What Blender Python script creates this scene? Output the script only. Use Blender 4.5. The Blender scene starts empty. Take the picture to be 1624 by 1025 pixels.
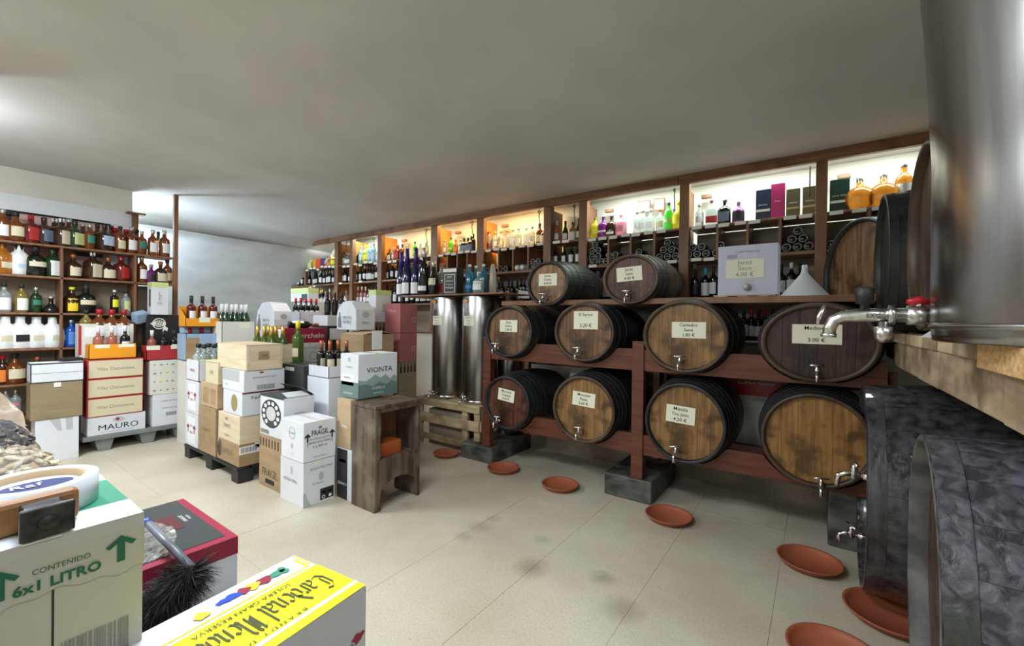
import bpy, bmesh, math, random
from mathutils import Vector, Matrix
random.seed(7)
PI = math.pi
scn = bpy.context.scene
COL = scn.collection
# ------------------------------------------------------------------ camera
F, CX, CY, H = 680.0, 812.0, 512.5, 1.5
up = Vector((.0132, 1, .0057)).normalized()
yy = Vector(((1297-CX)/F, -(515-CY)/F, -1.0)); yy = (yy - up*yy.dot(up)).normalized()
xx = yy.cross(up)
R = Matrix((xx, yy, up))            # camera space -> world
cam_d = bpy.data.cameras.new('camera'); cam = bpy.data.objects.new('camera', cam_d); COL.objects.link(cam)
cam.matrix_world = Matrix.Translation((0, 0, H)) @ R.to_4x4()
cam_d.sensor_fit = 'HORIZONTAL'; cam_d.sensor_width = 36; cam_d.lens = F/1624*36; cam_d.clip_start = .05
scn.camera = cam
# ------------------------------------------------------------------ world, lights, exposure
w = bpy.data.worlds.new('world'); scn.world = w; w.use_nodes = True
w.node_tree.nodes['Background'].inputs[0].default_value = (.75, .85, 1, 1)
w.node_tree.nodes['Background'].inputs[1].default_value = .05
scn.view_settings.view_transform = 'Standard'; scn.view_settings.look = 'None'
scn.view_settings.gamma = 1; scn.view_settings.use_curve_mapping = False
scn.view_settings.exposure = 0.35
def area(name, loc, sx, sy, power, col, rot=(0, 0, 0)):
    d = bpy.data.lights.new(name, 'AREA'); d.shape = 'RECTANGLE'; d.size = sx; d.size_y = sy
    d.energy = power; d.color = col
    o = bpy.data.objects.new(name, d); COL.objects.link(o); o.location = loc; o.rotation_euler = rot
    return o
COOL = (.86, .94, 1.0)
area('ceiling_light', (-1.6, .6, 2.9), 1.3, .5, 50, COOL)
area('ceiling_light', (1.0, .2, 2.9), 1.2, .4, 20, COOL)
area('ceiling_light', (-4.6, .0, 2.9), 1.3, .5, 85, COOL)
area('ceiling_light', (-1.5, -1.6, 2.9), 1.3, .5, 40, COOL)
area('ceiling_light', (-5.3, 2.9, 2.93), .5, .5, 10, (1, .95, .88))
pl_ = bpy.data.lights.new('alcove_light', 'POINT'); pl_.energy = 95; pl_.color = (.72, .87, 1.0); pl_.shadow_soft_size = .12
pl_2 = bpy.data.lights.new('lamp_light', 'POINT'); pl_2.energy = 34; pl_2.color = (.84, .92, 1.0); pl_2.shadow_soft_size = .1
pl_3 = bpy.data.objects.new('lamp_light', pl_2); COL.objects.link(pl_3); pl_3.location = (-5.3, -.15, 2.82)
pl_o = bpy.data.objects.new('alcove_light', pl_); COL.objects.link(pl_o); pl_o.location = (-7.85, 1.45, 2.45)

# ------------------------------------------------------------------ materials
def nt(m): return m.node_tree.nodes, m.node_tree.links
def mat(name, col, rough=.6, metal=0, spec=.5, trans=0, ior=1.45, emit=None, es=0, coat=0):
    if name in bpy.data.materials: return bpy.data.materials[name]
    m = bpy.data.materials.new(name); m.use_nodes = True
    b = m.node_tree.nodes['Principled BSDF']
    b.inputs['Base Color'].default_value = (*col, 1); b.inputs['Roughness'].default_value = rough
    b.inputs['Metallic'].default_value = metal; b.inputs['Specular IOR Level'].default_value = spec
    b.inputs['Transmission Weight'].default_value = trans; b.inputs['IOR'].default_value = ior
    b.inputs['Coat Weight'].default_value = coat
    if emit: b.inputs['Emission Color'].default_value = (*emit, 1); b.inputs['Emission Strength'].default_value = es
    return m
def noisy(name, c1, c2, scale=(5, 5, 5), detail=4, rough=.6, metal=0, bump=0, lo=.35, hi=.65, c3=None, s3=3, coat=0, rvar=0, coord='Object', dist=.0):
    """two colours mixed by stretched noise, optionally a third by a coarse noise"""
    m = mat(name, c1, rough, metal, coat=coat); n, l = nt(m); b = n['Principled BSDF']
    tc = n.new('ShaderNodeTexCoord'); mp = n.new('ShaderNodeMapping'); mp.inputs['Scale'].default_value = scale
    oi = n.new('ShaderNodeObjectInfo'); va = n.new('ShaderNodeVectorMath'); va.operation = 'ADD'
    ml = n.new('ShaderNodeMath'); ml.operation = 'MULTIPLY'; ml.inputs[1].default_value = 37
    l.new(oi.outputs['Random'], ml.inputs[0])
    l.new(tc.outputs[coord], mp.inputs[0]); l.new(mp.outputs[0], va.inputs[0]); l.new(ml.outputs[0], va.inputs[1])
    t = n.new('ShaderNodeTexNoise'); t.inputs['Scale'].default_value = 1; t.inputs['Detail'].default_value = detail
    t.inputs['Distortion'].default_value = dist
    l.new(va.outputs[0], t.inputs['Vector'])
    r = n.new('ShaderNodeValToRGB'); r.color_ramp.elements[0].position = lo; r.color_ramp.elements[1].position = hi
    r.color_ramp.elements[0].color = (*c1, 1); r.color_ramp.elements[1].color = (*c2, 1)
    l.new(t.outputs['Fac'], r.inputs[0]); out = r.outputs[0]
    if c3:
        t2 = n.new('ShaderNodeTexNoise'); t2.inputs['Scale'].default_value = s3; t2.inputs['Detail'].default_value = 5
        l.new(tc.outputs[coord], t2.inputs['Vector'])
        r2 = n.new('ShaderNodeValToRGB'); r2.color_ramp.elements[0].position = .5; r2.color_ramp.elements[1].position = .68
        r2.color_ramp.elements[0].color = (0, 0, 0, 1); r2.color_ramp.elements[1].color = (1, 1, 1, 1)
        mx = n.new('ShaderNodeMixRGB'); mx.inputs[2].default_value = (*c3, 1)
        l.new(t2.outputs['Fac'], r2.inputs[0]); l.new(r2.outputs[0], mx.inputs[0]); l.new(out, mx.inputs[1]); out = mx.outputs[0]
    l.new(out, b.inputs['Base Color'])
    if bump:
        bp = n.new('ShaderNodeBump'); bp.inputs['Strength'].default_value = bump; bp.inputs['Distance'].default_value = .01
        l.new(t.outputs['Fac'], bp.inputs['Height']); l.new(bp.outputs[0], b.inputs['Normal'])
    if rvar:
        mr = n.new('ShaderNodeMapRange'); mr.inputs['To Min'].default_value = rough-rvar; mr.inputs['To Max'].default_value = rough+rvar
        l.new(t.outputs['Fac'], mr.inputs['Value']); l.new(mr.outputs[0], b.inputs['Roughness'])
    return m
M = {}
M['ceil'] = noisy('ceiling_plaster', (.545, .535, .515), (.62, .61, .59), (1.2, 1.2, 1.2), 3, .9, bump=.25)
M['wallw'] = noisy('cream_wall_paint', (.70, .68, .60), (.76, .74, .67), (2, 2, 2), 3, .85, bump=.1)
M['wallb'] = noisy('white_plaster', (.66, .68, .70), (.78, .80, .82), (2, 2, 6), 6, .85, bump=.5)
M['grout'] = mat('grout', (.34, .30, .23), .9)
def tile_mat():
    m = mat('terrazzo_tile', (.62, .57, .47), .42); n, l = nt(m); b = n['Principled BSDF']
    tc = n.new('ShaderNodeTexCoord')
    geo = n.new('ShaderNodeNewGeometry')
    def noise(s, d, v=None):
        t = n.new('ShaderNodeTexNoise'); t.inputs['Scale'].default_value = s; t.inputs['Detail'].default_value = d
        l.new(geo.outputs['Position'], t.inputs['Vector']); return t
    def ramp(src, p0, c0, p1, c1):
        r = n.new('ShaderNodeValToRGB'); e = r.color_ramp.elements; e[0].position = p0; e[1].position = p1
        e[0].color = (*c0, 1); e[1].color = (*c1, 1); l.new(src, r.inputs[0]); return r
    big = noise(1.3, 5); base = ramp(big.outputs['Fac'], .35, (.50, .435, .325), .65, (.62, .565, .45))
    vo = n.new('ShaderNodeTexVoronoi'); vo.inputs['Scale'].default_value = 62; l.new(geo.outputs['Position'], vo.inputs['Vector'])
    chip = ramp(vo.outputs['Distance'], .10, (1, 1, 1), .16, (0, 0, 0))
    sep = n.new('ShaderNodeSeparateColor'); l.new(vo.outputs['Color'], sep.inputs[0])
    sel = ramp(sep.outputs[0], .80, (0, 0, 0), .84, (1, 1, 1))
    mul = n.new('ShaderNodeMixRGB'); mul.blend_type = 'MULTIPLY'; mul.inputs[0].default_value = 1
    l.new(chip.outputs[0], mul.inputs[1]); l.new(sel.outputs[0], mul.inputs[2])
    mx = n.new('ShaderNodeMixRGB'); mx.inputs[2].default_value = (.20, .17, .13, 1)
    l.new(mul.outputs[0], mx.inputs[0]); l.new(base.outputs[0], mx.inputs[1])
    fine = noise(90, 2); fr = ramp(fine.outputs['Fac'], .35, (.86, .86, .86), .6, (1, 1, 1))
    m2 = n.new('ShaderNodeMixRGB'); m2.blend_type = 'MULTIPLY'; m2.inputs[0].default_value = 1
    l.new(mx.outputs[0], m2.inputs[1]); l.new(fr.outputs[0], m2.inputs[2]); out = m2.outputs[0]
    # wine stains at fixed spots on the floor
    for (sx, sy, sr, amt) in STAINS:
        vd = n.new('ShaderNodeVectorMath'); vd.operation = 'DISTANCE'; vd.inputs[1].default_value = (sx, sy, 0)
        wn = noise(14, 3); wv = n.new('ShaderNodeVectorMath'); wv.operation = 'SCALE'; wv.inputs['Scale'].default_value = .08
        l.new(wn.outputs['Color'], wv.inputs[0]); ad = n.new('ShaderNodeVectorMath'); ad.operation = 'ADD'
        l.new(geo.outputs['Position'], ad.inputs[0]); l.new(wv.outputs[0], ad.inputs[1]); l.new(ad.outputs[0], vd.inputs[0])
        rr = ramp(vd.outputs['Value'], .02, (amt, amt, amt), sr+.04, (0, 0, 0))
        k = n.new('ShaderNodeMixRGB'); k.inputs[2].default_value = (.22, .19, .15, 1)
        l.new(rr.outputs[0], k.inputs[0]); l.new(out, k.inputs[1]); out = k.outputs[0]
    l.new(out, b.inputs['Base Color'])
    return m
def ray(px, py): return R @ Vector(((px-CX)/F, -(py-CY)/F, -1.0))
def atZ(px, py, z):
    r = ray(px, py); t = (z-H)/r.z; return Vector((r.x*t, r.y*t, z))
def atX(px, X, py=500):
    r = ray(px, py); t = X/r.x; return r.y*t
def atY(px, Y, py=500):
    r = ray(px, py); t = Y/r.y; return r.x*t
STAINS = []
for (px, py, sr, am) in ((843, 900, .09, .75), (955, 918, .06, .6), (990, 967, .10, .65), (762, 835, .08, .5), (735, 852, .05, .45),
                         (783, 822, .05, .5), (860, 857, .04, .6), (645, 800, .05, .4), (870, 745, .4, .22), (1130, 860, .35, .12)):
    p = atZ(px, py, 0); STAINS.append((p.x+.04, p.y+.04, sr, am))
M['tile'] = tile_mat()
M['redwood'] = noisy('dark_red_painted_wood', (.095, .027, .014), (.15, .045, .024), (3, 3, 40), 4, .42, bump=.15)
M['brownwood'] = noisy('varnished_brown_wood', (.17, .075, .034), (.27, .13, .065), (6, 30, 3), 5, .45, bump=.15)
M['beamwood'] = noisy('beam_wood', (.16, .070, .032), (.26, .125, .062), (2, 30, 30), 5, .5, bump=.2, c3=(.09, .04, .02), s3=4)
M['orangewood'] = noisy('orange_lit_side_board', (.62, .22, .05), (.72, .30, .08), (4, 4, 2), 3, .5)  # warm bay light on the wooden partitions is mixed into this orange
M['panel'] = noisy('grey_brown_panel', (.25, .20, .15), (.34, .27, .20), (3, 3, 10), 4, .6)
M['oldwood'] = noisy('weathered_dark_wood', (.045, .030, .022), (.145, .10, .070), (26, 26, 1.6), 6, .6, bump=.6, c3=(.19, .15, .12), s3=5)
M['palewood'] = noisy('pale_pine', (.55, .42, .26), (.66, .53, .36), (3, 3, 30), 4, .6, bump=.1, c3=(.42, .29, .15), s3=2)
M['pinebox'] = noisy('pine_box_wood', (.62, .50, .33), (.72, .61, .44), (3, 3, 24), 4, .6, bump=.1)
M['palletwood'] = noisy('rough_pallet_wood', (.33, .24, .13), (.52, .40, .24), (4, 10, 14), 5, .75, bump=.4, c3=(.24, .16, .08), s3=5)
M['rackboard'] = noisy('rough_rack_timber', (.24, .16, .095), (.44, .33, .21), (8, 3, 14), 6, .8, bump=.5, c3=(.16, .10, .055), s3=6)
M['chip'] = noisy('chipboard', (.50, .28, .11), (.72, .46, .22), (60, 60, 60), 3, .8, bump=.5)
M['block'] = noisy('stained_stone_block', (.022, .021, .020), (.14, .135, .12), (5, 5, 9), 5, .45, bump=.3, rvar=.15)
M['blackstave'] = noisy('black_tarred_staves', (.010, .010, .011), (.030, .029, .030), (9, 9, 3), 5, .42, bump=.35, rvar=.12)
M['greystave'] = noisy('worn_grey_black_staves', (.014, .013, .015), (.070, .064, .074), (22, 22, 3), 6, .30, bump=.5, rvar=.12, coat=.5)
M['purplestave'] = noisy('worn_purple_grey_staves', (.040, .037, .048), (.165, .155, .19), (24, 24, 24), 8, .42, bump=.8, lo=.4, hi=.72, c3=(.045, .052, .040), s3=3, dist=.6)
M['brownstave'] = noisy('dark_brown_staves', (.035, .020, .012), (.085, .052, .030), (9, 9, 3), 5, .4, bump=.3)
M['olivestave'] = noisy('olive_brown_staves', (.06, .045, .028), (.16, .12, .075), (9, 9, 3), 5, .4, bump=.3)
M['greychime'] = noisy('worn_grey_chime', (.055, .052, .050), (.15, .14, .13), (9, 9, 9), 5, .55, bump=.4)
for k, a, b2 in (('hd_golden', (.22, .105, .030), (.37, .19, .065)), ('hd_brown', (.13, .060, .024), (.25, .125, .052)),
                 ('hd_orange', (.27, .125, .028), (.42, .215, .06)), ('hd_red', (.085, .030, .017), (.165, .065, .036)),
                 ('hd_maroon', (.040, .015, .011), (.075, .030, .021)), ('hd_dark', (.045, .024, .014), (.12, .065, .035)),
                 ('hd_black', (.008, .008, .008), (.02, .019, .019))):
    M[k] = noisy('barrel_head_'+k[3:], tuple(v*.7 for v in a), tuple(v*.86 for v in b2), (34, 5, 3.5), 6, .42, bump=.35, c3=tuple(v*.35 for v in a), s3=9, coat=.1)
M['hoopb'] = noisy('black_painted_hoop', (.012, .012, .012), (.030, .028, .027), (6, 6, 6), 3, .55)
M['hoopg'] = noisy('grey_iron_hoop', (.07, .067, .062), (.16, .15, .14), (6, 6, 6), 3, .42, metal=.6)
def steel():
    m = noisy('brushed_steel', (.23, .225, .215), (.44, .43, .415), (9, 9, .35), 6, .24, metal=1, rvar=.10, bump=.05)
    m.node_tree.nodes['Principled BSDF'].inputs['Anisotropic'].default_value = .5
    return m
M['steel'] = steel()
M['chrome'] = mat('chrome', (.72, .71, .70), .14, 1)
M['cast'] = noisy('worn_cast_metal', (.50, .49, .47), (.68, .67, .65), (30, 30, 30), 3, .28, metal=1, bump=.15)
M['terra'] = noisy('terracotta_plastic', (.33, .085, .040), (.40, .115, .058), (4, 4, 4), 3, .5)
M['paper'] = mat('cream_paper', (.80, .78, .62), .7)
M['whitep'] = mat('white_paper', (.82, .83, .84), .6)
M['tag'] = mat('price_tag_paper', (.80, .78, .70), .7)
M['ink'] = mat('black_ink', (.02, .02, .022), .6)
M['inkg'] = mat('grey_ink', (.22, .22, .23), .6)
M['inkl'] = mat('pale_grey_ink', (.45, .46, .47), .6)
M['inkr'] = mat('dark_red_ink', (.28, .02, .03), .6)
M['inkgr'] = mat('green_ink', (.01, .12, .07), .6)
M['cwhite'] = noisy('white_carton', (.64, .66, .70), (.70, .72, .76), (3, 3, 3), 2, .55)
M['cwarm'] = noisy('warm_white_carton', (.66, .64, .58), (.72, .70, .64), (3, 3, 3), 2, .6)
M['cgrey'] = noisy('grey_white_carton', (.52, .53, .54), (.60, .61, .62), (3, 3, 3), 2, .6)
M['kraft'] = noisy('kraft_carton', (.32, .215, .115), (.40, .275, .155), (4, 4, 12), 3, .7)
M['kraftd'] = noisy('olive_kraft_carton', (.235, .18, .10), (.285, .22, .125), (4, 4, 12), 3, .7)
M['kraftl'] = noisy('light_kraft_carton', (.44, .31, .18), (.50, .37, .23), (4, 4, 12), 3, .7)
M['cream'] = mat('cream_card', (.64, .56, .38), .6)
M['redc'] = mat('red_card', (.42, .03, .035), .5)
M['crim'] = mat('crimson_card', (.30, .015, .045), .45)
M['pink'] = mat('dusty_pink_card', (.40, .13, .13), .55)
M['orange'] = mat('orange_card', (.80, .32, .015), .5)
M['yellow'] = mat('yellow_card', (.88, .80, .015), .35)
M['blackc'] = mat('black_card', (.022, .022, .024), .4)
M['darkg'] = mat('dark_grey_card', (.045, .05, .05), .35)
M['bluec'] = mat('pale_blue_card', (.30, .42, .58), .55)
M['lime'] = mat('lime_card', (.58, .68, .28), .55)
M['greenc'] = mat('green_card', (.035, .27, .16), .45)
M['dgreenc'] = mat('dark_green_card', (.012, .055, .035), .4)
M['navy'] = mat('navy_card', (.015, .025, .065), .4)
M['magenta'] = mat('magenta_card', (.42, .02, .13), .4)
M['olive'] = mat('olive_card', (.12, .105, .045), .5)
M['sage'] = mat('grey_green_print', (.14, .22, .21), .5)
M['sage2'] = mat('pale_grey_green_print', (.30, .37, .37), .5)
M['gold'] = mat('gold_print', (.45, .36, .16), .4, .4)
M['blackpl'] = noisy('black_plastic', (.012, .012, .013), (.025, .025, .026), (6, 6, 6), 3, .5)
M['greypl'] = noisy('grey_plastic', (.16, .17, .165), (.22, .23, .22), (6, 6, 6), 3, .6)
M['plum'] = mat('white_plastic', (.66, .70, .72), .35)
M['tape'] = mat('clear_tape', (.75, .72, .64), .15, trans=.0, coat=.4)
M['film'] = mat('clear_plastic_film', (.95, .96, 1), .12, trans=.93, ior=1.2)
M['blue'] = mat('blue_plastic', (.02, .08, .55), .35)
M['tube'] = mat('lit_tube_cool', (1, 1, 1), .5, emit=(.9, 1, .95), es=5)
M['tubew'] = mat('lit_tube_warm', (1, 1, 1), .5, emit=(1, .78, .42), es=5)
M['lamp'] = mat('lit_lamp', (1, 1, 1), .5, emit=(.95, .97, 1), es=9)
M['metalw'] = mat('white_enamel', (.75, .77, .80), .35)
M['iron'] = mat('wrought_iron', (.035, .03, .028), .45, .6)
# bottle glass
def glass(n, c, t=.0, r=.08): return mat('glass_'+n, c, r, trans=t, coat=.3)
G = dict(black=glass('black', (.006, .008, .006)), green=glass('dark_green', (.012, .035, .012)), brown=glass('brown', (.035, .012, .005)),
         red=glass('deep_red', (.10, .012, .008)), whisky=glass('whisky', (.20, .052, .010), .3), amber=glass('amber', (.66, .24, .025), .6),
         clear=glass('clear', (.62, .70, .70), .72), lblue=glass('pale_blue', (.40, .70, .85), .6), teal=glass('teal', (.02, .20, .32), .25),
         yel=glass('yellow', (.80, .70, .03), .5), purple=glass('purple', (.22, .02, .22), .3), pinkg=glass('pink', (.80, .30, .42), .6),
         lgreen=glass('bright_green', (.10, .75, .06), .5), white=glass('opal_white', (.78, .79, .78), 0, .3), navy=glass('navy', (.012, .012, .06)),
         rose=glass('rose', (.60, .20, .14), .55), gold=glass('golden', (.45, .33, .08), .6), blue=glass('blue', (.02, .10, .45), .2),
         grn=glass('olive_green', (.10, .17, .03), .4))
C = dict(black=M['blackpl'], red=mat('red_capsule', (.45, .01, .02), .35), copper=mat('copper_capsule', (.40, .12, .045), .3, .5),
         gold=mat('gold_capsule', (.62, .42, .10), .3, .7), white=mat('white_capsule', (.72, .74, .74), .4), blue=mat('blue_capsule', (.015, .04, .22), .3, .3),
         silver=mat('silver_capsule', (.55, .55, .52), .3, .8), teal=mat('teal_capsule', (.05, .45, .50), .3), yellow=mat('yellow_capsule', (.80, .70, .02), .4),
         wine=mat('burgundy_capsule', (.10, .01, .015), .35), orange=mat('orange_cap', (.9, .20, .02), .4), navy=mat('violet_capsule', (.03, .015, .16), .3, .2),
         green=mat('green_capsule', (.02, .08, .03), .4))
L = dict(white=M['whitep'], cream=mat('cream_label', (.66, .60, .42), .6), red=mat('red_label', (.45, .03, .03), .5), yellow=mat('yellow_label', (.85, .60, .02), .5),
         green=mat('green_label', (.03, .20, .14), .5), black=mat('black_label', (.02, .02, .022), .45), lblue=mat('pale_blue_label', (.50, .64, .80), .5),
         blue=mat('blue_label', (.10, .25, .60), .5), orange=mat('orange_label', (.75, .20, .03), .5), slate=mat('slate_label', (.14, .19, .27), .5),
         lime=mat('lime_label', (.60, .66, .30), .5), pink=mat('pink_label', (.60, .20, .28), .5), bright=mat('bright_yellow_label', (.85, .82, .04), .5))

# ------------------------------------------------------------------ helpers
def link(name, me, m=None, parent=None):
    o = bpy.data.objects.new(name, me); COL.objects.link(o)
    if m is not None and me is not None and len(me.materials) == 0: me.materials.append(m)
    if parent is not None: o.parent = parent
    return o
def mesh(name, vs, fs, smooth=False):
    me = bpy.data.meshes.new(name); me.from_pydata([tuple(v) for v in vs], [], fs); me.update()
    if smooth: me.polygons.foreach_set('use_smooth', [True]*len(me.polygons))
    return me
def frombm(name, bm, smooth=False):
    me = bpy.data.meshes.new(name); bm.normal_update(); bm.to_mesh(me); bm.free()
    if smooth: me.polygons.foreach_set('use_smooth', [True]*len(me.polygons))
    return me
def tag(o, label=None, cat=None, group=None, kind=None):
    if label:
        for a, b in ((' wine bottle', ' bottle'), (' liqueur bottle', ' bottle'), (' liquor bottle', ' bottle'), ('base outwards', 'flat'), (' with ', ', '), (' the ', ' ')):
            if len(label.replace(',', ' ').split()) > 16: label = label.replace(a, b)
        if len(label.split()) > 16: print('LONG', label)
    if label: o['label'] = label
    if cat: o['category'] = cat
    if group: o['group'] = group
    if kind: o['kind'] = kind
    return o
def empty(name, loc=(0, 0, 0), rz=0):
    o = bpy.data.objects.new(name, None); COL.objects.link(o); o.location = loc; o.rotation_euler = (0, 0, rz)
    o.empty_display_size = .1; return o
def badd(bm, lo, hi, bev=0):
    """box between two corners added to bm"""
    b2 = bmesh.new(); bmesh.ops.create_cube(b2, size=1)
    for v in b2.verts:
        v.co = Vector(((lo[0]+hi[0])/2+v.co.x*(hi[0]-lo[0]), (lo[1]+hi[1])/2+v.co.y*(hi[1]-lo[1]), (lo[2]+hi[2])/2+v.co.z*(hi[2]-lo[2])))
    if bev: bmesh.ops.bevel(b2, geom=b2.edges[:], offset=bev, segments=2, affect='EDGES', profile=.5)
    t = bpy.data.meshes.new('t'); b2.to_mesh(t); b2.free(); bm.from_mesh(t); bpy.data.meshes.remove(t)
def box(name, lo, hi, m, parent=None, bev=.003):
    bm = bmesh.new(); badd(bm, lo, hi, bev); return link(name, frombm(name, bm), m, parent)
def cbox(name, loc, size, m, parent=None, bev=.003, rot=(0, 0, 0)):
    """box with its own origin at the centre of its base"""
    bm = bmesh.new(); badd(bm, (-size[0]/2, -size[1]/2, 0), (size[0]/2, size[1]/2, size[2]), bev)
    o = link(name, frombm(name, bm), m, parent); o.location = loc; o.rotation_euler = rot; return o
def lathe_data(prof, seg=16, fn=None, cap0=True, cap1=True, a0=0, a1=2*PI):
    full = abs(a1-a0-2*PI) < 1e-4; n = seg if full else seg+1; vs, fs = [], []
    for (r, z) in prof:
        for i in range(n):
            a = a0+(a1-a0)*i/seg; k = fn(a) if fn else 1
            vs.append((r*k*math.cos(a), r*k*math.sin(a), z))
    for j in range(len(prof)-1):
        for i in range(seg):
            i2 = (i+1) % n; fs.append((j*n+i, j*n+i2, (j+1)*n+i2, (j+1)*n+i))
    if full and cap0: fs.append(tuple(reversed(range(n))))
    if full and cap1: fs.append(tuple(range((len(prof)-1)*n, len(prof)*n)))
    return vs, fs
def lathe(name, prof, m, parent=None, seg=20, smooth=True, **kw):
    vs, fs = lathe_data(prof, seg, **kw); return link(name, mesh(name, vs, fs, smooth), m, parent)
def tube_data(pts, r, seg=8, closed=False):
    pts = [Vector(p) for p in pts]; vs, fs = [], []; rs = r if isinstance(r, (list, tuple)) else [r]*len(pts)
    prev = None
    for i, p in enumerate(pts):
        d = (pts[min(i+1, len(pts)-1)]-pts[max(i-1, 0)]).normalized()
        if prev is None:
            a = d.orthogonal().normalized()
        else:
            a = (prev-d*prev.dot(d)).normalized()
        prev = a; b = d.cross(a)
        for k in range(seg):
            t = 2*PI*k/seg; vs.append(p+(a*math.cos(t)+b*math.sin(t))*rs[i])
    for i in range(len(pts)-1):
        for k in range(seg):
            k2 = (k+1) % seg; fs.append((i*seg+k, i*seg+k2, (i+1)*seg+k2, (i+1)*seg+k))
    fs.append(tuple(reversed(range(seg)))); fs.append(tuple(range((len(pts)-1)*seg, len(pts)*seg)))
    return vs, fs
def tube(name, pts, r, m, parent=None, seg=8):
    vs, fs = tube_data(pts, r, seg); return link(name, mesh(name, vs, fs, True), m, parent)
def merge(name, datas, m, parent=None, smooth=False):
    vs, fs = [], []
    for v, f in datas:
        b = len(vs); vs += [tuple(x) for x in v]; fs += [tuple(i+b for i in q) for q in f]
    return link(name, mesh(name, vs, fs, smooth), m, parent)
_tx = {}
def text_data(s, bold=0):
    if (s, bold) not in _tx:
        cu = bpy.data.curves.new('t', 'FONT'); cu.body = s; cu.align_x = 'CENTER'; cu.align_y = 'CENTER'; cu.size = 1; cu.resolution_u = 2
        cu.offset = bold
        o = bpy.data.objects.new('t', cu); COL.objects.link(o); bpy.context.view_layer.update()
        dg = bpy.context.evaluated_depsgraph_get(); me = bpy.data.meshes.new_from_object(o.evaluated_get(dg))
        _tx[(s, bold)] = ([v.co.copy() for v in me.vertices], [tuple(p.vertices) for p in me.polygons])
        bpy.data.objects.remove(o); bpy.data.curves.remove(cu); bpy.data.meshes.remove(me)
    return _tx[(s, bold)]
def text(s, o, u, v, n, size, m, parent, squeeze=1, shear=0, bold=0, name='lettering', off=.0012):
    """flat lettering centred at o in the plane u,v"""
    u, v, n = Vector(u), Vector(v), Vector(n); o = Vector(o)
    vs, fs = text_data(s, bold)
    return link(name, mesh(name, [o+n*off+u*((p.x+shear*p.y)*size*squeeze)+v*(p.y*size) for p in vs], fs), m, parent)
def quadm(name, o, u, v, n, u0, v0, u1, v1, m, parent, off=.0008):
    o, u, v, n = Vector(o), Vector(u), Vector(v), Vector(n)
    P = [o+n*off+u*a+v*b for a, b in ((u0, v0), (u1, v0), (u1, v1), (u0, v1))]
    return link(name, mesh(name, P, [(0, 1, 2, 3)]), m, parent)
def polym(name, o, u, v, n, pts, m, parent, off=.001):
    o, u, v, n = Vector(o), Vector(u), Vector(v), Vector(n)
    return link(name, mesh(name, [o+n*off+u*a+v*b for a, b in pts], [tuple(range(len(pts)))]), m, parent)
ORD = 'zeroth first second third fourth fifth sixth seventh eighth ninth tenth eleventh twelfth thirteenth fourteenth fifteenth sixteenth seventeenth eighteenth nineteenth twentieth'.split()

# ------------------------------------------------------------------ the room
def struct(name, lo, hi, m, bev=0): return tag(box(name, lo, hi, m, None, bev), kind='structure')
XR, YB, YF, XL = 2.4, 4.75, -2.6, -7.15
CZ = 2.99
fl = struct('floor', (-10.6, YF, -.06), (XR, YB, -.004), M['grout'])
bm = bmesh.new(); badd(bm, (-.3044, -.3044, -.03), (.3044, .3044, 0), .0012); tme = frombm('tile', bm); tme.materials.append(M['tile'])
for i in range(-13, 5):
    for j in range(-4, 5):
        x = -2.0+.61*i+.305; y = 1.82+.61*j+.305
        if x > XR-.2 or y > YB+.1: continue
        t = link('tile', tme, None, fl); t.location = (x, y, random.uniform(-.0006, .0006))
# ceiling: gently bowed plaster, sloping down at the far end
bm = bmesh.new()
nx, ny = 60, 36; grid = []
for i in range(nx+1):
    row = []
    for j in range(ny+1):
        x = -10.6+(XR+10.6)*i/nx; y = YF+(YB-YF)*j/ny
        k = min(1, max(0, (4.5-y)/3.0)); z = CZ-.02+.17*k*k*(3-2*k)
        s = -x-7.5
        if s > 0: z -= .89*s*s/(s+.12)
        row.append(bm.verts.new((x, y, z)))
    grid.append(row)
for i in range(nx):
    for j in range(ny): bm.faces.new((grid[i][j], grid[i][j+1], grid[i+1][j+1], grid[i+1][j]))
ce = link('ceiling', frombm('ceiling', bm, True), M['ceil']); tag(ce, kind='structure')
sd = ce.modifiers.new('s', 'SOLIDIFY'); sd.thickness = .05; sd.offset = 1
struct('wall_right', (-10.6, YB, 0), (XR, YB+.1, 3.3), M['wallw'])
struct('wall_left', (XL-.1, YF, 0), (XL, 1.64, 3.3), M['wallw'])
struct('wall_far', (-10.7, 1.5, 0), (-10.6, YB, 2.6), M['wallb'])
struct('wall_recess', (-10.6, .9, 0), (XL-.1, 1.0, 3.3), M['wallb'])
struct('wall_near', (XR, YF, 0), (XR+.1, YB, 3.3), M['wallw'])
struct('wall_rear', (XL, YF-.1, 0), (XR, YF, 3.3), M['wallw'])
# plastered slope lining (white) under the stair slope
vs = [(-7.95, 1.0, 2.52), (-7.95, YB, 2.52), (-10.55, YB, .25), (-10.55, 1.0, .25)]
bm = bmesh.new(); n_ = 24; g = []
for i in range(n_+1):
    row = []
    for j in range(n_+1):
        a, b2 = i/n_, j/n_; x = -7.72-2.8*a; y = 1.0+(YB-1.0)*b2
        row.append(bm.verts.new((x, y, 2.76-2.52*a+.006*math.sin(9*b2+5*a))))
    g.append(row)
for i in range(n_):
    for j in range(n_): bm.faces.new((g[i][j], g[i+1][j], g[i+1][j+1], g[i][j+1]))
sl = link('wall_slope', frombm('slope', bm, True), M['wallb']); tag(sl, kind='structure')
sd = sl.modifiers.new('s', 'SOLIDIFY'); sd.thickness = .03
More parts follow.
